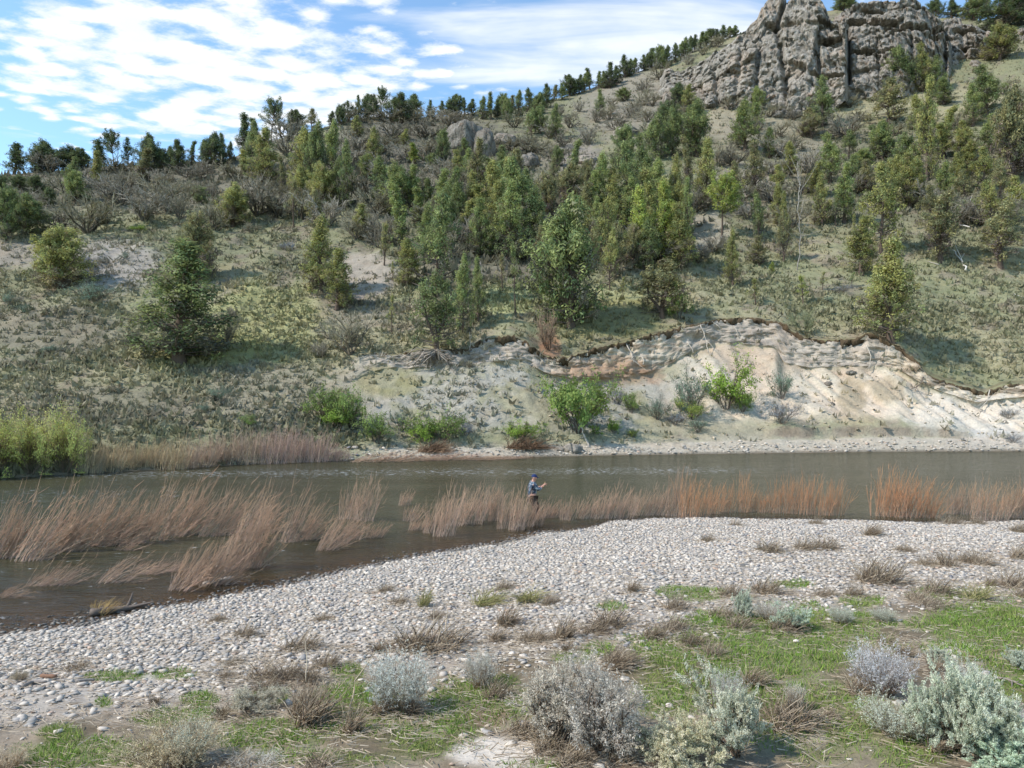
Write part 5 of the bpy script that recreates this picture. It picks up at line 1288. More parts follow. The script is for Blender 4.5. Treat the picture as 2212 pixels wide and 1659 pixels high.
TF = [tuft_mesh(700 + i, 170, .33, .4, .5, .55) for i in range(4)] + [tuft_mesh(710 + i, 220, .30, .6, 1.0, .35, ('9a8a76', '86765f', 'b0a088', '6d5f50')) for i in range(3)] + [tuft_mesh(720, 150, .3, .4, .5, .6, ('9a9464', '8b8a55', 'ab9f74', '7b7a4c'))]
_tsrc = {}
TUFTS = [('on the cobbles nearest the willows', 'K', '1050 505 80 110|280 520 60 100|360 595 60 120|530 615 130 90|930 605 100 210|1200 575 90 220|1345 600 80 120|1880 520 90 80|600 690 60 100'),
         ('on the middle of the cobble bar', 'K', '1060 740 150 150|560 890 180 430|420 880 140 250|240 905 90 100|1000 835 90 120|1220 840 90 180|1300 850 70 140|1430 830 170 150|1720 740 140 260|1640 790 90 180|2150 640 110 150|2160 770 110 160|1460 900 70 90|1790 990 130 200|2020 820 110 180'),
         ('on the far side of the right cobbles', 'L', '545 255 90 180|150 190 60 90|780 240 80 150|910 240 90 130|1215 155 90 120|1560 345 60 90|1740 80 60 120|1900 80 50 90|2170 130 70 110|330 90 40 70|850 80 50 80'),
         ('on the right cobbles by the green edge', 'L', '1270 460 170 270|1200 440 110 160|1720 355 110 150|1930 345 90 160|1830 330 80 130|520 520 110 190|295 550 90 140|905 550 70 110|1100 545 80 120|1530 580 80 150|1640 530 110 180|1905 570 110 160|2170 305 100 120|2150 490 130 190|1990 485 80 90|2190 560 80 100|1420 255 50 110'),
         ('among the grass of the right bench', 'L', '200 945 110 160|440 1130 140 160|1140 1170 120 180|690 1390 190 330|620 1340 120 200|1300 850 60 120|360 760 110 170|640 770 120 200|230 680 80 160|1600 620 70 160|940 1340 70 80|1650 1040 110 150|1420 930 90 120|60 860 100 180|2140 1520 120 160|1640 1560 140 140'),
         ('on the left part of the cobble bar', 'J', '1410 710 60 100|1570 805 80 140|1930 890 110 230|2090 700 40 110|1680 1085 110 210|1850 1090 120 210|2100 1010 110 160|480 1020 60 140|1450 1080 60 90|1010 1245 60 80|1500 990 40 110|2000 1100 120 160'),
         ('in the grass of the left bench', 'J', '1440 1340 110 110|2010 1390 260 270|1940 1330 220 180|1560 1270 80 200|1730 1160 90 230|930 1330 50 70|1160 1460 70 90|2050 1650 110 200|1500 1660 80 240'),
         ('under the grey sagebrush mounds', 'K', '1180 1440 160 250|1330 1560 150 220|1490 1640 150 240|1780 1640 120 180|1000 1200 130 180|450 1310 110 140|240 1310 120 160|1770 1020 140 170|60 1440 190 150')]
for zn, reg, txt in TUFTS:
    for i, tok in enumerate(txt.split('|')):
        zx, zy, h, w = map(float, tok.split())
        (X, Y, Z), D = near_at(reg, zx, zy)
        v = rp.integers(4, 7) if w > 1.35 * h else rp.integers(0, 4)
        if (reg, zx) in (('K', 530.0), ('K', 930.0), ('K', 1200.0), ('L', 1905.0)): v = 7
        o = bpy.data.objects.new('grass_tuft', TF[v]) if v not in _tsrc else _tsrc[v].copy()
        _tsrc.setdefault(v, o); link(o)
        o.location = (X, Y, Z + .005); W = w / 3 / F * D; H = h / 3 / F * D
        dm = dims([TF[v]]); o.scale = (W / dm[0], W / dm[0], H / dm[1] * .9); o.rotation_euler = (0, 0, rp.normal(-.2, .6))
        tag(o, f'dry tan grass tuft, {ORD[i]} listed from the shore {zn}', 'grass tuft', 'dry washed-over grass tufts')
        o['_y'] = D; o['_x'] = X; o['_zn'] = zn
for zn in {t[0] for t in TUFTS}:                                    # number them left to right
    os_ = sorted([o for o in bpy.data.objects if o.get('_zn') == zn], key=lambda o: o['_x'] / o['_y'])
    for i, o in enumerate(os_):
        o['label'] = f'dry tan grass tuft, {ORD[i]} from the left {zn}'
        for k_ in ('_y', '_x', '_zn'): del o[k_]

# ------------------------------------------------------------------ green grass of the bench
rg = np.random.default_rng(31)


def scatter_near(n, ylo, yhi, xlo=-120, xhi=2330):
    """random bank positions spread evenly over the ground, inside the view and a little beyond"""
    D = np.sqrt(rg.uniform(D_lo ** 2, D_hi ** 2, n)); u = rg.uniform((xlo - CX) / F, (xhi - CX) / F, n)
    return u * D, D


D_lo, D_hi = 6.6, 17.0
X, Y = scatter_near(420000, 0, 0)
Z = near_h(X, Y); x_ = CX + F * X / Y; y_ = CY - (Z - EYE) / Y * F
q1 = fbm(P3(X, Y, 0 * X) * 0.22, 3, 81); q2 = fbm(P3(X, Y, 0 * X) * 1.1, 4, 83, 0.6); q3 = fbm(P3(X, Y, 0 * X) * 3.2, 3, 85)
gw = green_w(x_, y_, q1, q2)
p_ = np.clip(gw * 1.2 + .25 * q3 * (gw > .05), 0, 1) ** 1.3 * np.clip(Y / 9, .5, 1)
keepm = rg.random(len(X)) < p_ * .52
X, Y, Z, q2, q3, gw = X[keepm], Y[keepm], Z[keepm], q2[keepm], q3[keepm], gw[keepm]
n = len(X)
hgt = rg.uniform(.025, .085, n) * (1 + .9 * np.clip(q3, -.5, 1)) * (.6 + .5 * gw)
az = rg.uniform(0, 6.28, n); wd = rg.uniform(.003, .007, n) * (1 + Y / 22); tl = rg.normal(0, .6, (n, 2))
b = np.stack([X, Y, Z - .005], 1)
v = np.stack([b + np.stack([np.cos(az) * wd, np.sin(az) * wd, 0 * az], 1), b - np.stack([np.cos(az) * wd, np.sin(az) * wd, 0 * az], 1), b + np.stack([tl[:, 0] * hgt, tl[:, 1] * hgt, hgt], 1)], 1)
gc = np.array([lin('7f9a45'), lin('6d8a3c'), lin('93a552'), lin('a49c6c'), lin('5f7836')])[rg.choice(5, n, p=[.3, .26, .2, .12, .12])]
yel = sstep(q2, 0.0, .4)[:, None]; gc = gc * (1 - .35 * yel) + np.array(lin('9a9a5c')) * .35 * yel
gc = gc * rg.uniform(.8, 1.2, (n, 1))
grass = obj('grass', mesh_np('grass', v.reshape(-1, 3), [np.arange(n * 3).reshape(n, 3)], M_BLADE, np.repeat(gc, 3, 0)))
tag(grass, 'short spring green grass growing in patches on the near bench', 'grass', kind='stuff')

# dry straw litter lying flat
D_lo, D_hi = 6.6, 22.0
X, Y = scatter_near(70000, 0, 0); Z = near_h(X, Y); x_ = CX + F * X / Y; y_ = CY - (Z - EYE) / Y * F
q1 = fbm(P3(X, Y, 0 * X) * 0.5, 3, 181); be = sstep(y_ - (1500 - 0.125 * x_), -150, 60)
km = (rg.random(len(X)) < (.10 + .8 * np.clip(q1 + .2, 0, 1)) * be) & (Z > .1)
X, Y, Z = X[km], Y[km], Z[km]; n = len(X)
tp = np.array([(o.location.x, o.location.y, o.scale.x) for o in bpy.data.objects if o.name.startswith('grass_tuft')])
kk = rg.integers(0, len(tp), 9000); ex = np.stack([tp[kk, 0] + rg.normal(.1, .45, 9000) * tp[kk, 2] ** .5, tp[kk, 1] + rg.normal(-.05, .28, 9000) * tp[kk, 2] ** .5], 1)
X = np.concatenate([X, ex[:, 0]]); Y = np.concatenate([Y, ex[:, 1]]); Z = near_h(X, Y) + .02; n = len(X)
az = rg.normal(.1, .8, n); L = rg.uniform(.05, .22, n); wd = rg.uniform(.0025, .005, n)
c0 = np.stack([X, Y, Z + .02], 1); d = np.stack([np.cos(az), np.sin(az), rg.normal(0, .15, n)], 1) * L[:, None] / 2; w_ = np.stack([-np.sin(az), np.cos(az), .8 + 0 * az], 1) * wd[:, None]
v = np.stack([c0 - d - w_, c0 + d - w_ * .5, c0 + d + w_ * .5, c0 - d + w_], 1)
cl = np.array([lin('a8977f'), lin('bcae98'), lin('8c7b66')])[rg.integers(0, 3, n)] * rg.uniform(.8, 1.2, (n, 1))
lit = obj('straw_litter', mesh_np('straw_litter', v.reshape(-1, 3), [np.arange(n * 4).reshape(n, 4)], M_BLADE, np.repeat(cl, 4, 0)))
tag(lit, 'dead straw scattered flat over the near bench', 'litter', kind='stuff')

# ------------------------------------------------------------------ cobbles of the bar
import bmesh as _bm
bm_ = _bm.new(); _bm.ops.create_icosphere(bm_, subdivisions=1, radius=1.0)
ICO = np.array([w.co[:] for w in bm_.verts]); ICF = np.array([[w.index for w in q.verts] for q in bm_.faces]); bm_.free()


def stone_shapes(k, seed, verts=ICO):
    r = np.random.default_rng(seed); out = []
    for i in range(k):
        v = verts * (1 + .22 * r.normal(0, 1, (len(verts), 1)).clip(-1.3, 1.3)); v = np.sign(v) * np.abs(v) ** r.uniform(.75, 1.0)
        out.append(v * np.array([1, r.uniform(.6, .95), r.uniform(.24, .46)]))
    return out


SHAPES = stone_shapes(40, 5)
STC = np.array([lin(c) for c in ('b5aea4', 'c0b9ae', 'a8a39b', '969490', 'aca090', 'c8c1b6', '7f7f82', 'b09c8c')])
STC = STC * np.array([1.10, 1.04, .97])
STP = [.22, .2, .17, .12, .12, .09, .04, .04]


def cobble_field(n, dlo, dhi, smin, smax, prob, seed):
    r = np.random.default_rng(seed)
    Y = np.sqrt(r.uniform(dlo ** 2, dhi ** 2, n)); u = r.uniform((-110 - CX) / F, (2320 - CX) / F, n); X = u * Y
    Z = near_h(X, Y); x = CX + F * u; y = CY - (Z - EYE) / Y * F
    e = np.interp(x, xn, De)
    p = prob(X, Y, Z, x, y, e)
    k = r.random(n) < p
    X, Y, Z, e = X[k], Y[k], Z[k], e[k]; n = len(X)
    s = smin + (smax - smin) * r.random(n) ** 4.2
    return X, Y, Z, s, e, r


OCT = np.array([[1, .12, .1], [-.1, 1, -.1], [-1, -.1, .12], [.1, -1, .1], [.1, .05, .8], [0, 0, -.8]]) * 1.05
OCF = np.array([[0, 1, 4], [1, 2, 4], [2, 3, 4], [3, 0, 4], [1, 0, 5], [3, 2, 5], [2, 1, 5], [0, 3, 5]])[:6]


def cobble_mesh(name, X, Y, Z, s, e, r, parent, low=False):
    n = len(X); ICO, ICF = (OCT, OCF[:4]) if low else (globals()['ICO'], globals()['ICF'])
    sh_ = np.array(stone_shapes(40, 6, OCT) if low else SHAPES)[r.integers(0, 40, n)] * s[:, None, None] * .35
    a = r.normal(.25, .7, n); ca, sa = np.cos(a), np.sin(a)
    v = sh_.copy(); v[..., 0] = sh_[..., 0] * ca[:, None] - sh_[..., 1] * sa[:, None]; v[..., 1] = sh_[..., 0] * sa[:, None] + sh_[..., 1] * ca[:, None]
    t = r.normal(0, .18, (n, 2)); v[..., 2] += v[..., 0] * t[:, :1] + v[..., 1] * t[:, 1:]
    v += np.stack([X, Y, Z + s * .10], 1)[:, None]
    c = STC[r.choice(8, n, p=STP)] * r.uniform(.85, 1.12, (n, 1))
    wet = ((e - Y) < .12) | (Z < 0.02); c = np.where(wet[:, None], c * .42, c)
    nv = len(ICO)
    f = (ICF[None] + (np.arange(n) * nv)[:, None, None]).reshape(-1, 3)
    return mesh_np(name, v.reshape(-1, 3), [f], M_STONE, np.repeat(c, nv, 0))


def pr_bar(X, Y, Z, x, y, e):
    q = fbm(P3(X, Y, 0 * X) * .9, 3, 91); be = sstep(y + 50 * fbm(P3(X, Y, 0 * X) * .25, 3, 93) - (1535 - 0.125 * x), -90, 70)
    gw = green_w(x, y, fbm(P3(X, Y, 0 * X) * .22, 3, 81), q)
    p = (1 - .97 * be) * (1 - .85 * gw) * (.75 + .3 * q)
    sh_ = np.where(Y > e, np.clip(1 - (Y - e) / (0.5 + 1.4 * (x < 1400) * (.5 + .5 * np.sin(X * .9 + 1) ** 2)), 0, 1) ** 1.5 * .55, 1)
    return p * sh_


X, Y, Z, s, e, r = cobble_field(470000, 7.2, 31, .043, .19, pr_bar, 11)
nbig = 280
score = s / Y * (Z > .02); order = np.argsort(-score)
big, rest = order[:nbig], order[nbig:]
nearm = (Y[rest] < 10.0) | (s[rest] > .11)
for nm, mk, lo in (('cobbles', nearm, False), ('pebbles', ~nearm, True)):
    q = rest[mk]; co = obj(nm, cobble_mesh(nm, X[q], Y[q], Z[q], s[q], e[q], r, None, lo), bar); co['kind'] = 'stuff'
# the stones that show largest, one object each
bm_ = _bm.new(); _bm.ops.create_icosphere(bm_, subdivisions=1, radius=1.0); bm_.free()
COB = []
for i, shp in enumerate(stone_shapes(10, 8)):
    for c in STC[[0, 1, 3]]:
        COB.append(mesh_np('cobble', shp * .46, [ICF], M_STONE, np.repeat(c[None], len(shp), 0)))
src = [None] * len(COB)
for i in big:
    k = int(r.integers(0, len(COB)))
    if src[k] is None: src[k] = o = bpy.data.objects.new('cobble', COB[k])
    else: o = src[k].copy()
    link(o, bar); o.location = (X[i], Y[i], Z[i] + s[i] * .1); o.scale = (s[i],) * 3; o.rotation_euler = (r.normal(0, .15), r.normal(0, .15), r.uniform(0, 6.28))

# ------------------------------------------------------------------ stones of the far beach and talus, tussocks of the far slope
vis = (PY <= PYmin + .6) & (PY > -60) & (T < 8.0) & (T > 1.0)
rr_, cc_ = np.nonzero(vis & (XD > -90) & (XD < 2300))
# weight so that points spread evenly over the picture
dy = np.abs(np.gradient(PY, axis=0))[rr_, cc_] + .02
pick = rg.choice(len(rr_), 115000, p=dy / dy.sum())
R_, C_ = rr_[pick], cc_[pick]
X = HX[R_, C_] + rg.normal(0, .12, len(R_)); Y = HY[R_, C_] + rg.normal(0, .12, len(R_)); Z = HZ[R_, C_]; tt_ = T[R_, C_]; xd = XD[R_, C_]
er_ = sstep(xd, 730, 830); bank = (tt_ < 4.05) & (er_ > .3)
gq = gz2[R_, C_]; hcs = hc[R_, C_]
greenish = np.clip((hcs[:, 1] - hcs[:, 0] * .80) * 12 + .35, 0.05, 1)
pk = np.where(bank, .05 + .16 * (xd < 1350), .45 + .5 * greenish) * np.where(tt_ < 1.8, np.where(xd > 700, .05, .5), 1) * (1 - .92 * baremask[R_, C_])
cl_ = fbm(P3(X * .22, Y * .22, 0 * X), 3, 201)
km = rg.random(len(X)) < pk * np.clip(.85 + 1.1 * cl_, .35, 1.3)
X, Y, Z, hcs, bank = X[km], Y[km], Z[km], hcs[km], bank[km]; n = len(X)
k = 4; scm = scrubmask[R_, C_][km]
sz = (.08 + .34 * rg.random(n) ** 2.2) * (1 + Y / 260) * (1 + 1.5 * scm * rg.random(n))
b = np.repeat(np.stack([X, Y, Z], 1), k, 0); sz = np.repeat(sz, k)
az = rg.uniform(0, 6.28, n * k); o_ = rg.normal(0, .12, (n * k, 2)) * sz[:, None] * 4
b[:, 0] += o_[:, 0]; b[:, 1] += o_[:, 1]; b[:, 2] -= .04
wd = sz * rg.uniform(.25, .5, n * k); tl = rg.normal(0, .5, (n * k, 2))
e_ = np.stack([np.cos(az) * wd, np.sin(az) * wd, 0 * az], 1)
v = np.stack([b + e_, b - e_, b + np.stack([tl[:, 0] * sz, tl[:, 1] * sz, sz], 1)], 1)
tc_ = np.array([lin('9a9470'), lin('aaa284'), lin('868a66'), lin('928f80'), lin('7a7460')])[rg.choice(5, n, p=[.3, .28, .2, .12, .1])]
tc_ = tc_ * (1 - .75 * scm[:, None]) + np.array([lin('7f7868'), lin('8a8576'), lin('6e6c58')])[rg.integers(0, 3, n)] * .75 * scm[:, None]
tc_ = np.repeat(((tc_ * .38 + hcs * .62) * .95) * rg.uniform(.75, 1.2, (n, 1)), k, 0)
tus = obj('tussock_grass', mesh_np('tussock_grass', v.reshape(-1, 3), [np.arange(n * k * 3).reshape(-1, 3)], M_BLADE, np.repeat(tc_, 3, 0)))
tag(tus, 'tufted dry and green bunchgrass covering the far slope', 'grass', kind='stuff')
sel = np.nonzero(vis & (T > 1.02) & (T < 1.9) & (XD > 690) & (XD < 2300)); pk = rg.choice(len(sel[0]), 5200)
R_, C_ = sel[0][pk], sel[1][pk]; X = HX[R_, C_] + rg.normal(0, .2, len(R_)); Y = HY[R_, C_] + rg.normal(0, .15, len(R_)); Z = HZ[R_, C_]
km = rg.random(len(X)) < np.where(T[R_, C_] < 1.6, .8, .3); X, Y, Z = X[km], Y[km], Z[km]
s = .10 + .42 * rg.random(len(X)) ** 5
sb = obj('shore_stones', cobble_mesh('shore_stones', X, Y, Z, s, Y + 50, rg, None)); tag(sb, 'pale stones strewn along the far beach', 'stones', kind='stuff')

sel = np.nonzero(vis & (T > 2.0) & (T < 2.95) & (XD > 1150) & (XD < 2300)); pk = rg.choice(len(sel[0]), 900)
R_, C_ = sel[0][pk], sel[1][pk]; km = rg.random(len(R_)) < np.clip(.25 + .9 * (T[R_, C_] < 2.12) + .3 * (T[R_, C_] > 2.8), 0, 1); R_, C_ = R_[km], C_[km]
X = HX[R_, C_]; Y = HY[R_, C_]; Z = HZ[R_, C_]; s = .10 + .5 * rg.random(len(X)) ** 5
st_ = STC.copy(); STC = np.array([lin(c) for c in ('a89a84', '9a8b75', 'b5a892', '8a7c68', 'a08f78', 'b8ad9a', '7d705e', 'a3937c')])
cl_o = obj('fallen_clods', cobble_mesh('fallen_clods', X, Y, Z, s, Y + 50, rg, None)); tag(cl_o, 'crumbled clods lying on the sandy slide', 'clods', kind='stuff'); STC = st_
# ------------------------------------------------------------------ the angler
def flat(name, col, rough=.8, spec=.2):
    m, g = mat_new(name); finish(g, principled(g, (*col, 1), rough, None, spec)); return m


M_SKIN = flat('skin', lin('c4917c'), .55, .3); M_CAP = flat('navy cap cloth', lin('27355c'), .8); M_BAND = flat('pale wader top', lin('b9a99c'), .8)
M_WADER, g = mat_new('brown waders'); n_ = g.noise(g.node('ShaderNodeTexCoord').outputs['Object'], 9, 4)
finish(g, principled(g, g.mix(n_, (*lin('3f352d'), 1), (*lin('5c4d41'), 1)), .7, None, .25))
M_CAMO, g = mat_new('blue white camouflage jacket'); tco = g.node('ShaderNodeTexCoord').outputs['Object']
c1 = g.noise(g.mapping(tco, scale=(1, 1, .7)), 9, 3, .6, 1.2); c2 = g.noise(g.mapping(tco, loc=(3, 1, 2), scale=(1, 1, .6)), 13, 3, .6, 1.5)
cc_ = g.mix(g.smooth(c1, .47, .51), (*lin('262e38'), 1), (*lin('4d5a6a'), 1)); cc_ = g.mix(g.smooth(c2, .55, .58), cc_, (*lin('aab3b6'), 1)); cc_ = g.mix(g.smooth(c2, .40, .37), cc_, (*lin('1b212c'), 1))
finish(g, principled(g, cc_, .8, None, .2))


def skin_mesh(name, V, E, R, root, mat, sub=2):
    me = bpy.data.meshes.new(name + '_cage'); me.from_pydata(V, E, []); me.update()
    o = bpy.data.objects.new(name + '_cage', me); COL.objects.link(o)
    sk = o.modifiers.new('skin', 'SKIN'); sk.use_smooth_shade = True
    for i, rr in enumerate(R):
        d = me.skin_vertices[0].data[i]; d.radius = rr if isinstance(rr, tuple) else (rr, rr); d.use_root = (i == root)
    ss = o.modifiers.new('sub', 'SUBSURF'); ss.levels = sub; ss.render_levels = sub
    dg = bpy.context.evaluated_depsgraph_get()
    out = bpy.data.meshes.new_from_object(o.evaluated_get(dg)); out.name = name
    bpy.data.objects.remove(o); out.materials.clear(); out.materials.append(mat)
    out.polygons.foreach_set('use_smooth', np.ones(len(out.polygons), dtype=bool))
    return out


def hand(V, E, R, wrist, fwd, side, up, curl):
    """palm with four bent fingers and a thumb, appended to the body skeleton; wrist = index"""
    w = np.array(V[wrist]); fwd = np.array(fwd); side = np.array(side); up = np.array(up)
    palm = len(V); V.append(tuple(w + fwd * .055)); E.append((wrist, palm)); R.append((.036, .022))
    for k, (off, ln) in enumerate(((-.030, .075), (-.010, .085), (.010, .080), (.030, .062))):
        b = w + fwd * .085 + side * off; p = palm
        for j, (f, d) in enumerate(((.0, 0), (.45, .25), (.75, .75))):
            q = b + fwd * ln * f - up * ln * d * curl
            V.append(tuple(q)); E.append((p, len(V) - 1)); R.append(.0095); p = len(V) - 1
    b = w + fwd * .03 - side * .035
    V.append(tuple(b)); E.append((palm, len(V) - 1)); R.append(.013); V.append(tuple(b + fwd * .045 - side * .015 - up * .02)); E.append((len(V) - 2, len(V) - 1)); R.append(.010)


bV = [(0, 0, .95), (-.01, 0, 1.12), (.0, 0, 1.33), (.03, 0, 1.49), (.05, 0, 1.56), (.075, 0, 1.63), (.07, 0, 1.72), (.06, 0, 1.765),
      (-.0, -.19, 1.44), (.16, -.25, 1.22), (.36, -.12, 1.37), (-.0, .19, 1.44), (.18, .25, 1.20), (.38, .06, 1.33),
      (0, -.10, .90), (.06, -.12, .50), (-.04, -.12, .09), (.13, -.13, .045), (0, .10, .90), (.24, .11, .54), (.25, .11, .10), (.42, .12, .045),
      (.165, 0, 1.645), (.065, -.085, 1.65), (.065, .085, 1.65)]
bE = [(0, 1), (1, 2), (2, 3), (3, 4), (4, 5), (5, 6), (6, 7), (2, 8), (8, 9), (9, 10), (2, 11), (11, 12), (12, 13), (0, 14), (14, 15), (15, 16), (16, 17), (0, 18), (18, 19), (19, 20), (20, 21), (5, 22), (5, 23), (5, 24)]
bR = [(.135, .14), (.125, .145), (.14, .165), (.075, .075), (.055, .055), (.085, .075), (.092, .078), (.06, .055), .06, .045, .032, .06, .045, .032, .09, .06, .042, .04, .09, .06, .042, .04, .016, .014, .014]
hand(bV, bE, bR, 10, (.75, .25, .6), (-.3, .95, 0), (-.6, -.1, .8), .9)
hand(bV, bE, bR, 13, (.85, -.2, .45), (.25, .95, 0), (-.5, .1, .85), .9)
body = skin_mesh('body', bV, bE, bR, 0, M_SKIN)
jacket = skin_mesh('jacket', [(0, 0, .97), (-.015, 0, 1.12), (.0, 0, 1.33), (.025, 0, 1.47), (.035, 0, 1.53), (-.0, -.2, 1.44), (.155, -.255, 1.22), (.27, -.18, 1.305), (-.0, .2, 1.44), (.175, .255, 1.20), (.28, .16, 1.265)],
                   [(0, 1), (1, 2), (2, 3), (3, 4), (2, 5), (5, 6), (6, 7), (2, 8), (8, 9), (9, 10)], [(.155, .17), (.155, .175), (.175, .195), (.11, .12), (.08, .08), .088, .07, .055, .088, .07, .055], 0, M_CAMO)
waders = skin_mesh('waders', [(0, 0, .93), (0, -.10, .88), (.06, -.12, .50), (-.04, -.12, .10), (.14, -.13, .05), (0, .10, .88), (.24, .11, .54), (.25, .11, .11), (.43, .12, .05)],
                   [(0, 1), (1, 2), (2, 3), (3, 4), (0, 5), (5, 6), (6, 7), (7, 8)], [(.16, .175), .12, .085, .065, .058, .12, .085, .065, .058], 0, M_WADER)
band = skin_mesh('waist_band', [(-.01, 0, .93), (-.01, 0, .99)], [(0, 1)], [(.165, .18), (.165, .18)], 0, M_BAND)


def lathe_cap():
    th = np.linspace(0, np.pi / 2, 7); ph = np.linspace(0, 2 * np.pi, 17)[:-1]
    V = [[.108 * math.sin(t) * math.cos(p), .096 * math.sin(t) * math.sin(p), .105 * math.cos(t)] for t in th[1:] for p in ph] + [[0, 0, .107]]
    nf = []; top = len(V) - 1
    for i in range(len(th) - 2):
        for j in range(16): nf.append((i * 16 + j, (i + 1) * 16 + j, (i + 1) * 16 + (j + 1) % 16, i * 16 + (j + 1) % 16))
    tri = [(top, j, (j + 1) % 16) for j in range(16)]
    bill = []
    for k, dzz in ((0, 0.004), (1, -.006)):
        for a in np.linspace(-.95, .95, 9): bill.append([.100 * math.cos(a), .088 * math.sin(a), .008 + dzz])
        for a in np.linspace(-.95, .95, 9): bill.append([.105 * math.cos(a) + .075 * math.cos(a) ** 2, .085 * math.sin(a), -.012 + dzz])
    o = len(V); V += bill; q = []
    for j in range(8): q += [(o + j, o + j + 1, o + 10 + j, o + 9 + j), (o + 18 + j, o + 27 + j, o + 28 + j, o + 19 + j), (o + 9 + j, o + 10 + j, o + 28 + j, o + 27 + j)]
    return mesh_np('cap', V, [np.array(nf), np.array(tri), np.array(q)], M_CAP, None, True)


(px_, py_, pz_) = (.80, 28.7, 0); pz_ = float(near_h(np.array([px_]), np.array([py_]))[0]) - .01
person = empty('person', (px_, py_, pz_), math.radians(14))
person.scale = (1.12, 1.1, 1.03)
tag(person, 'angler in navy cap and blue camouflage jacket wading among the reddish willows', 'person')
obj('body', body, person); obj('jacket', jacket, person); obj('waders', waders, person); obj('waist_band', band, person)
cp = obj('cap', lathe_cap(), person, (.068, 0, 1.69)); cp.rotation_euler = (0, .12, 0)
hv = ICO * np.array([.088, .086, .07]) * .99; hr = obj('hair', mesh_np('hair', hv, [ICF], flat('grey brown hair', lin('6b5d52')), None, True), person, (.045, 0, 1.665))
for sgn in (-1, 1):
    e = obj('eye', mesh_np('eye', ICO * .011, [ICF], flat('eye', (.03, .025, .02), .3), None, True), person, (.152, sgn * .032, 1.665))
mo = obj('mouth', mesh_np('mouth', ICO * np.array([.006, .024, .006]), [ICF], flat('lips', lin('96594f')), None, True), person, (.152, 0, 1.598))
# the rod, held in the right hand and pointing away over the river
rod = empty('fishing_rod', (px_, py_, pz_), math.radians(14)); rod.scale = (1.12, 1.1, 1.03); tag(rod, 'slender fly rod held up by the wading angler', 'fishing rod')
dirr = np.array([.42, .72, .55]); dirr /= np.linalg.norm(dirr); g0 = np.array([.42, -.075, 1.42])
sg = np.linspace(-.18, 2.5, 9); rp_ = g0 + dirr * sg[:, None] + np.array([0, 0, -.05]) * (np.clip(sg, 0, 9) ** 2)[:, None]
v, f = tubes(rp_[None], np.linspace(.007, .002, 9)[None], 6); obj('blank', mesh_np('blank', v, [f], flat('dark rod', lin('3a3630'), .4), None, True), rod)
v, f = tubes((g0 + dirr * np.linspace(-.18, .12, 4)[:, None])[None], np.array([[.012, .014, .014, .011]]), 8); obj('handle', mesh_np('handle', v, [f], flat('cork', lin('b08f66')), None, True), rod)
v, f = tubes((g0 - dirr * .13 + np.array([0, 0, -.05]) + np.array([[0, -.02, 0], [0, .02, 0]]))[None], np.array([[.042, .042]]), 12); obj('reel', mesh_np('reel', v, [f], flat('dark reel', lin('2b2b2c'), .4), None, True), rod)

# ------------------------------------------------------------------ driftwood, dead wood, roots, boulders
def wood(name, pts, r0, r1, label, cat, col, group=None, sides=7, twigs=0, seed=1):
    r = np.random.default_rng(seed); pts = np.array(pts, float)
    s = np.linspace(0, 1, len(pts)); m = max(6, len(pts) * 3); t = np.linspace(0, 1, m)
    P_ = np.stack([np.interp(t, s, pts[:, i]) for i in range(3)], 1); L = np.linalg.norm(P_[-1] - P_[0]); P_[1:-1] += r.normal(0, .012 * L, (m - 2, 3)) * [1, 1, .6]
    root = empty(name, tuple(P_[0])); tag(root, label, cat, group)
    v, f = tubes((P_ - P_[0])[None], np.linspace(r0, r1, m)[None] * r.uniform(.9, 1.1, (1, m)), sides)
    ends = [np.arange(sides)[None, ::-1], (np.arange(sides) + (m - 1) * sides)[None]]
    c = np.array(lin(col)) * r.uniform(.85, 1.15, (len(v), 1))
    me = bpy.data.meshes.new('stem'); me.from_pydata([tuple(x) for x in v], [], [tuple(map(int, q)) for q in f] + [tuple(map(int, e[0])) for e in ends])
    a = me.color_attributes.new('Col', 'FLOAT_COLOR', 'POINT'); a.data.foreach_set('color', np.concatenate([c, np.ones((len(c), 1))], 1).astype(np.float32).ravel())
    me.polygons.foreach_set('use_smooth', np.ones(len(me.polygons), dtype=bool)); me.materials.append(M_WOOD)
    obj('stem', me, root)
    for k in range(twigs):
        i = r.integers(m // 4, m); d = (P_[-1] - P_[0]) / L + r.normal(0, .6, 3); l = L * r.uniform(.15, .4)
        q = (P_[i] - P_[0]) + d * l * np.linspace(0, 1, 4)[:, None] + r.normal(0, .03 * l, (4, 3))
        v, f = tubes(q[None], np.linspace(r1 * .9 + .2 * (r0 - r1), r1 * .4, 4)[None], 4)
        obj('branch', mesh_np('branch', v, [f], M_WOOD, np.repeat(np.array(lin(col))[None], len(v), 0), True), root)
    return root


def nw(*p, lift=.05): return [np.array(near_at(*q)[0]) + [0, 0, lift] for q in p]
def fw(*p, lift=.05, out=0.0):
    r_ = []
    for q in p:
        a = np.array(at(*q)[0]); d = a / np.linalg.norm(a[:2]); r_.append(a + [-d[0] * out, -d[1] * out, lift])
    return r_


def spot(o, lab, cat): tag(o, lab, cat)


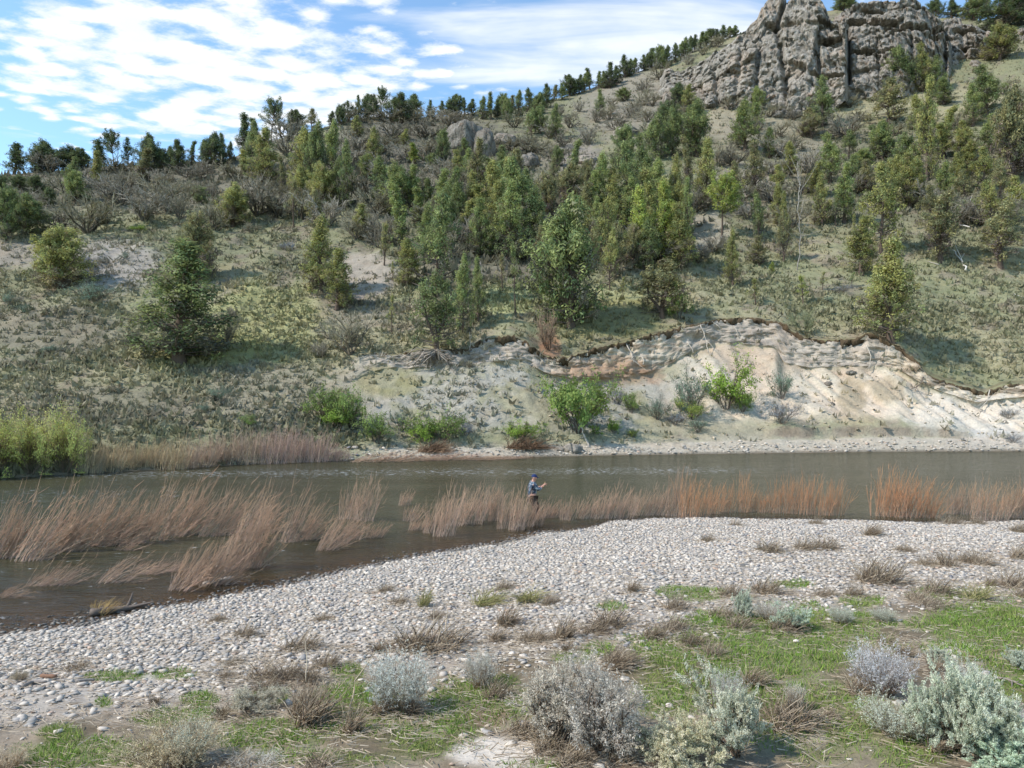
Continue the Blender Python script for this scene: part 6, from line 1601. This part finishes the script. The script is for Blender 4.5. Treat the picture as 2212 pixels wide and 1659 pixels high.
w = nw(('J', 592, 668), ('J', 700, 655), ('J', 830, 640), ('J', 955, 622)); [x.__setitem__(2, max(x[2], .06)) for x in w]
wood('driftwood_log', w, .10, .04, 'dark weathered driftwood log lying along the near waterline', 'driftwood', '6f645a', twigs=3, seed=3)
w = nw(('J', 1318, 482), ('J', 1410, 462), ('J', 1505, 448)); [x.__setitem__(2, .07) for x in w]
wood('driftwood_log', w, .035, .07, 'pale driftwood pole half in the water beside the front willows', 'driftwood', 'b3a797', twigs=1, seed=4)
wood('driftwood_branch', nw(('J', 150, 1150), ('J', 210, 1122), ('J', 300, 1120)), .03, .02, 'grey stick curving on the cobbles at the left', 'stick', '8a8178', twigs=1, seed=5)
wood('driftwood_branch', nw(('J', 490, 1118), ('J', 560, 1112), ('J', 612, 1108)), .028, .018, 'grey stick lying below the green strip on the cobbles', 'stick', '8f867c', twigs=1, seed=6)
wood('driftwood_branch', nw(('J', 268, 1084), ('J', 362, 1088)), .035, .03, 'short brown stick left of the green strip on the cobbles', 'stick', '8a6a55', seed=7)
wood('driftwood_branch', nw(('L', 2020, 1090), ('L', 2110, 1115), ('L', 2205, 1150)), .02, .012, 'dead forked branch by the right frame edge', 'stick', '8d8176', twigs=4, seed=8)
wood('dry_stalk', [nw(('K', 45, 1350))[0], nw(('K', 45, 1350))[0] + [.05, .2, .35], nw(('K', 45, 1350))[0] + [.25, .5, .62]], .012, .004, 'tall bent straw stalk left of the silvery rabbitbrush', 'stalk', 'b5a385', seed=9)
wood('dry_stalk', [nw(('J', 1985, 1130))[0], nw(('J', 1985, 1130))[0] + [-.05, .2, .35], nw(('J', 1985, 1130))[0] + [-.1, .3, .5]], .010, .004, 'upright dry stalk over the straw heap left of centre', 'stalk', 'b8aa92', seed=10)
a = nw(('L', 410, 1560))[0]; wood('dry_stalk', [a, a + [.14, .1, .22], a + [.22, .2, .42]], .008, .003, 'bare pale stalk leaning across the blue green sagebrush', 'stalk', 'b8ad98', seed=11)
a = fw(('E', 1605, 1512))[0]; b = fw(('E', 1570, 1470))[0]; wood('driftwood_pole', [a, b + [0, 0, .35], b + [-.15, .3, 1.0]], .07, .05, 'pale pole leaning on the far bank below the large twiggy shrub', 'pole', 'b7ab9a', seed=12)
wood('fallen_branch', fw(('F', 1832, 388), ('F', 1800, 318), ('F', 1748, 256), lift=.3), .10, .04, 'white fallen branch on the grass of the right slope', 'branch', 'd0c9bd', twigs=4, seed=13)
wood('fallen_branch', fw(('F', 1660, 345), ('F', 1600, 325), lift=.2), .07, .03, 'small grey fallen branch left of the white one', 'branch', 'a59d92', twigs=3, seed=14)
wood('fallen_branch', fw(('F', 1860, 110), ('F', 1790, 90), ('F', 1830, 30), lift=.4), .08, .03, 'tangle of white dead branches above the white fallen branch', 'branch', 'c9c2b8', twigs=8, seed=15)
wood('fallen_branch', fw(('F', 2212, 560), ('F', 2150, 540), lift=.2), .06, .03, 'pale fallen branch at the right frame edge on the slope', 'branch', 'c9c2b8', twigs=2, seed=16)


def snag(reg, zx, zy, h, label, col, seed, tw=6):
    (X, Y, Z), D, _ = at(reg, zx, zy); H = h / 3 / F * D
    wood('dead_snag', [(X, Y, Z - .2), (X + .05 * H, Y, Z + H * .5), (X + .02 * H, Y, Z + H)], .006 * H + .025, .02, label, 'dead tree', col, twigs=tw, seed=seed)


snag('E', 829, 920, 150, 'short pale dead post standing on the lip of the left slide', 'b0a698', 20, 1)
snag('F', 741, 375, 440, 'tall thin grey snag on the grass above the eroded bank', '9c948b', 21, 9)
snag('C', 735, 1455, 400, 'pale dead trunk with bare limbs among the right slope junipers', 'aaa398', 22, 7)
snag('A', 1725, 1190, 90, 'short white snag in front of the tall junipers under the skyline step', 'cdc6bb', 23, 2)
snag('B', 1570, 1420, 220, 'white trunk showing through the junipers behind the biggest juniper', 'c8c0b4', 24, 4)
snag('E', 900, 500, 190, 'leaning grey dead stem in the left part of the dense stand', 'a29a90', 25, 5)
# roots laid bare
t = [o for o in bpy.data.objects if 'roots hanging bare' in str(o.get('label', ''))][0]
r = np.random.default_rng(77); base = np.array(t.location); ps = []
for k in range(46):
    zx = 618 + r.normal(-70 if k % 3 else 60, 110); zy = 900 + abs(r.normal(70, 45)) + .12 * abs(zx - 618)
    e = fw(('E', float(np.clip(zx, 250, 740)), float(zy)), out=.25)[0]; m_ = base * .45 + e * .55 + [0, -.5, r.uniform(.0, .5)]
    q = np.array([base + r.normal(0, .12, 3), base * .75 + m_ * .25 + [0, -.35, .05], m_ + r.normal(0, .15, 3), e * .8 + m_ * .2 + r.normal(0, .12, 3), e]); ps.append(q)
mi = np.array(Matrix.LocRotScale(t.location, t.rotation_euler, t.scale).inverted()); ps = np.array(ps)
pl = (np.concatenate([ps.reshape(-1, 3), np.ones((ps.size // 3, 1))], 1) @ mi.T)[:, :3].reshape(ps.shape)
v, f = tubes(pl, np.array([.09, .06, .045, .03, .015])[None] * r.uniform(.5, 1.3, (len(pl), 1)) / t.scale[0], 4)
obj('roots', mesh_np('roots', v, [f], M_WOOD, np.repeat(np.array(lin('94897c'))[None], len(v), 0) * r.uniform(.8, 1.2, (len(v), 1)), True), t)
ROOTS = [('F', 115, 730, 165, 910, 'long pale root hanging down the shaded left scarp'), ('F', 330, 735, 350, 800, 'short root loop under the highest part of the lip'), ('F', 200, 715, 240, 750, 'short pale root curling below the sod at the scarp'), ('E', 1840, 845, 1895, 975, 'pale root dangling over the brown scarp band'), ('E', 1940, 920, 1955, 990, 'short root beside the dangling one on the brown scarp band'), ('F', 1190, 860, 1215, 990, 'bent pale root on the shaded scarp under the lip juniper'), ('F', 1560, 1065, 1480, 1145, 'dark root trailing over the white bank'), ('F', 1990, 1150, 1920, 1280, 'grey root sliding down the white bank at far right'), ('F', 30, 840, 70, 930, 'thin root at the left end of the shaded scarp')]
for i, (reg, a, b, c, d, lab) in enumerate(ROOTS):
    p0, p1 = fw((reg, a, b), (reg, c, d), out=.35); wood('hanging_root', [p0, p0 * .5 + p1 * .5 + [.15, -.2, -.1], p1], .06, .03, lab, 'root', 'b5aa9a' if 'dark' not in lab else '6d6156', twigs=3, seed=40 + i, sides=5)
# rocks
ROCKS = [('E', 1500, 1545, 60, 120, 'pale layered boulder on the far beach below the large twiggy shrub', 1.25), ('E', 1425, 1540, 30, 70, 'low pale rock left of the layered boulder', 1.2), ('E', 1312, 1532, 38, 30, 'small white rock between the root wad and the boulder', 1.35), ('E', 88, 1528, 20, 50, 'white stone at the left end of the far beach', 1.4),
         ('D', 540, 345, 55, 80, 'grey boulder on the bare slide patch right of the rounded olive juniper', .9), ('F', 945, 1115, 26, 44, 'dark clod resting on the sandy talus', .7), ('F', 965, 1245, 24, 48, 'second lower clod on the sandy talus', .75), ('F', 1095, 1045, 24, 60, 'fallen sod block under the strata scarp', .65),
         ('C', 640, 775, 60, 110, 'dark rock on the pale slope below the cliff', .8), ('C', 735, 770, 55, 80, 'smaller dark rock right of the other below the cliff', .75), ('B', 800, 960, 200, 260, 'dark rocky knob in the middle of the upper slope', .72), ('B', 930, 1010, 200, 130, 'dark ridge end right of the rocky knob', .68), ('B', 1060, 940, 90, 150, 'low rock ledge right of the rocky knob', .85),
         ('B', 1215, 1090, 110, 130, 'small dark cliff face among shrubs right of the rocky knob', .7), ('B', 1850, 880, 70, 160, 'pale rubble ledge on the upper slope left of the cliff', 1.1), ('B', 2060, 850, 80, 150, 'second pale rubble ledge closer to the cliff', 1.1), ('B', 2130, 640, 90, 150, 'pale rock rib under the climbing skyline', 1.05), ('B', 1580, 1060, 60, 140, 'pale rock patch left of the slope junipers', 1.1),
         ('C', 60, 620, 110, 200, 'grey rock shoulder at the left foot of the cliff', 1.0)]
RM = [rock_mesh('rock', 200 + i, 4, .38) for i in range(4)]; RMT = {}
for i, (reg, zx, zy, h, w_, lab, sh_) in enumerate(ROCKS):
    (X, Y, Z), D, _ = at(reg, zx, zy); W = w_ / 3 / F * D; H = h / 3 / F * D
    me = rock_mesh('rock', 220 + i, 3 if W < 2 else 4, .38, (sh_, sh_ * .98, sh_ * .95))
    o = obj('boulder' if W < 3 else 'rock_outcrop', me, None, (X, Y + W * .15, Z + H * .22)); o.scale = (W / 2.1, W / 2.1, H / 1.7); o.rotation_euler = (0, 0, i * 1.3)
    tag(o, lab, 'rock')
STN = [('J', 222, 1358, 30, 66, 'blue grey flat stone on the cobbles at lower left', '5f6a72'), ('K', 1572, 345, 22, 34, 'dark stone on the cobbles right of centre', '55555a'), ('K', 2012, 292, 20, 36, 'dark stone on the cobbles near the willow row', '5a5a60'), ('L', 398, 350, 24, 66, 'flat dark slab on the right cobbles', '6a665f'), ('J', 1225, 1068, 34, 60, 'large cream stone at the end of the green strip', 'd8d0c2'), ('K', 2125, 1265, 40, 50, 'pale round stone in the grass right of the grey mounds', 'cfc2b5'), ('J', 1985, 470, 40, 50, 'wet stone at the water edge beyond the front willows', '8f8a82')]
for i, (reg, zx, zy, h, w_, lab, col) in enumerate(STN):
    (X, Y, Z), D = near_at(reg, zx, zy); W = w_ / 3 / F * D; H = h / 3 / F * D
    me = mesh_np('stone', ICO * np.array([1, .8, .6]), [ICF], M_STONE, np.repeat(np.array(lin(col))[None], len(ICO), 0))
    me2 = rock_mesh('stone', 300 + i, 3, .14, lin(col), M_STONE); bpy.data.meshes.remove(me)
    o = obj('stone', me2, None, (X, Y, Z + H * .1)); o.scale = (W / 2, W / 2.4, H / 2.2); tag(o, lab, 'stone')
for reg, zx, zy, h, w_, lab in [('E', 1170, 1530, 75, 215, 'brown root wad under the bright green shrub on the far beach'), ('E', 580, 1545, 70, 170, 'brown heap of drift roots below the paired green shrubs')]:
    (X, Y, Z), D, _ = at(reg, zx, zy); W = w_ / 3 / F * D; H = h / 3 / F * D
    me = tuft_mesh(730 + int(zx) % 7, 420, .30, .6, .9, .5, ('8a6f58', '75604c', '9c8268', '5f4d3d')); dm = dims([me])
    o = obj('root_wad', me, None, (X, Y, Z)); o.scale = (W / dm[0] * 1.1, W / dm[0] * .8, H / dm[1]); tag(o, lab, 'roots')
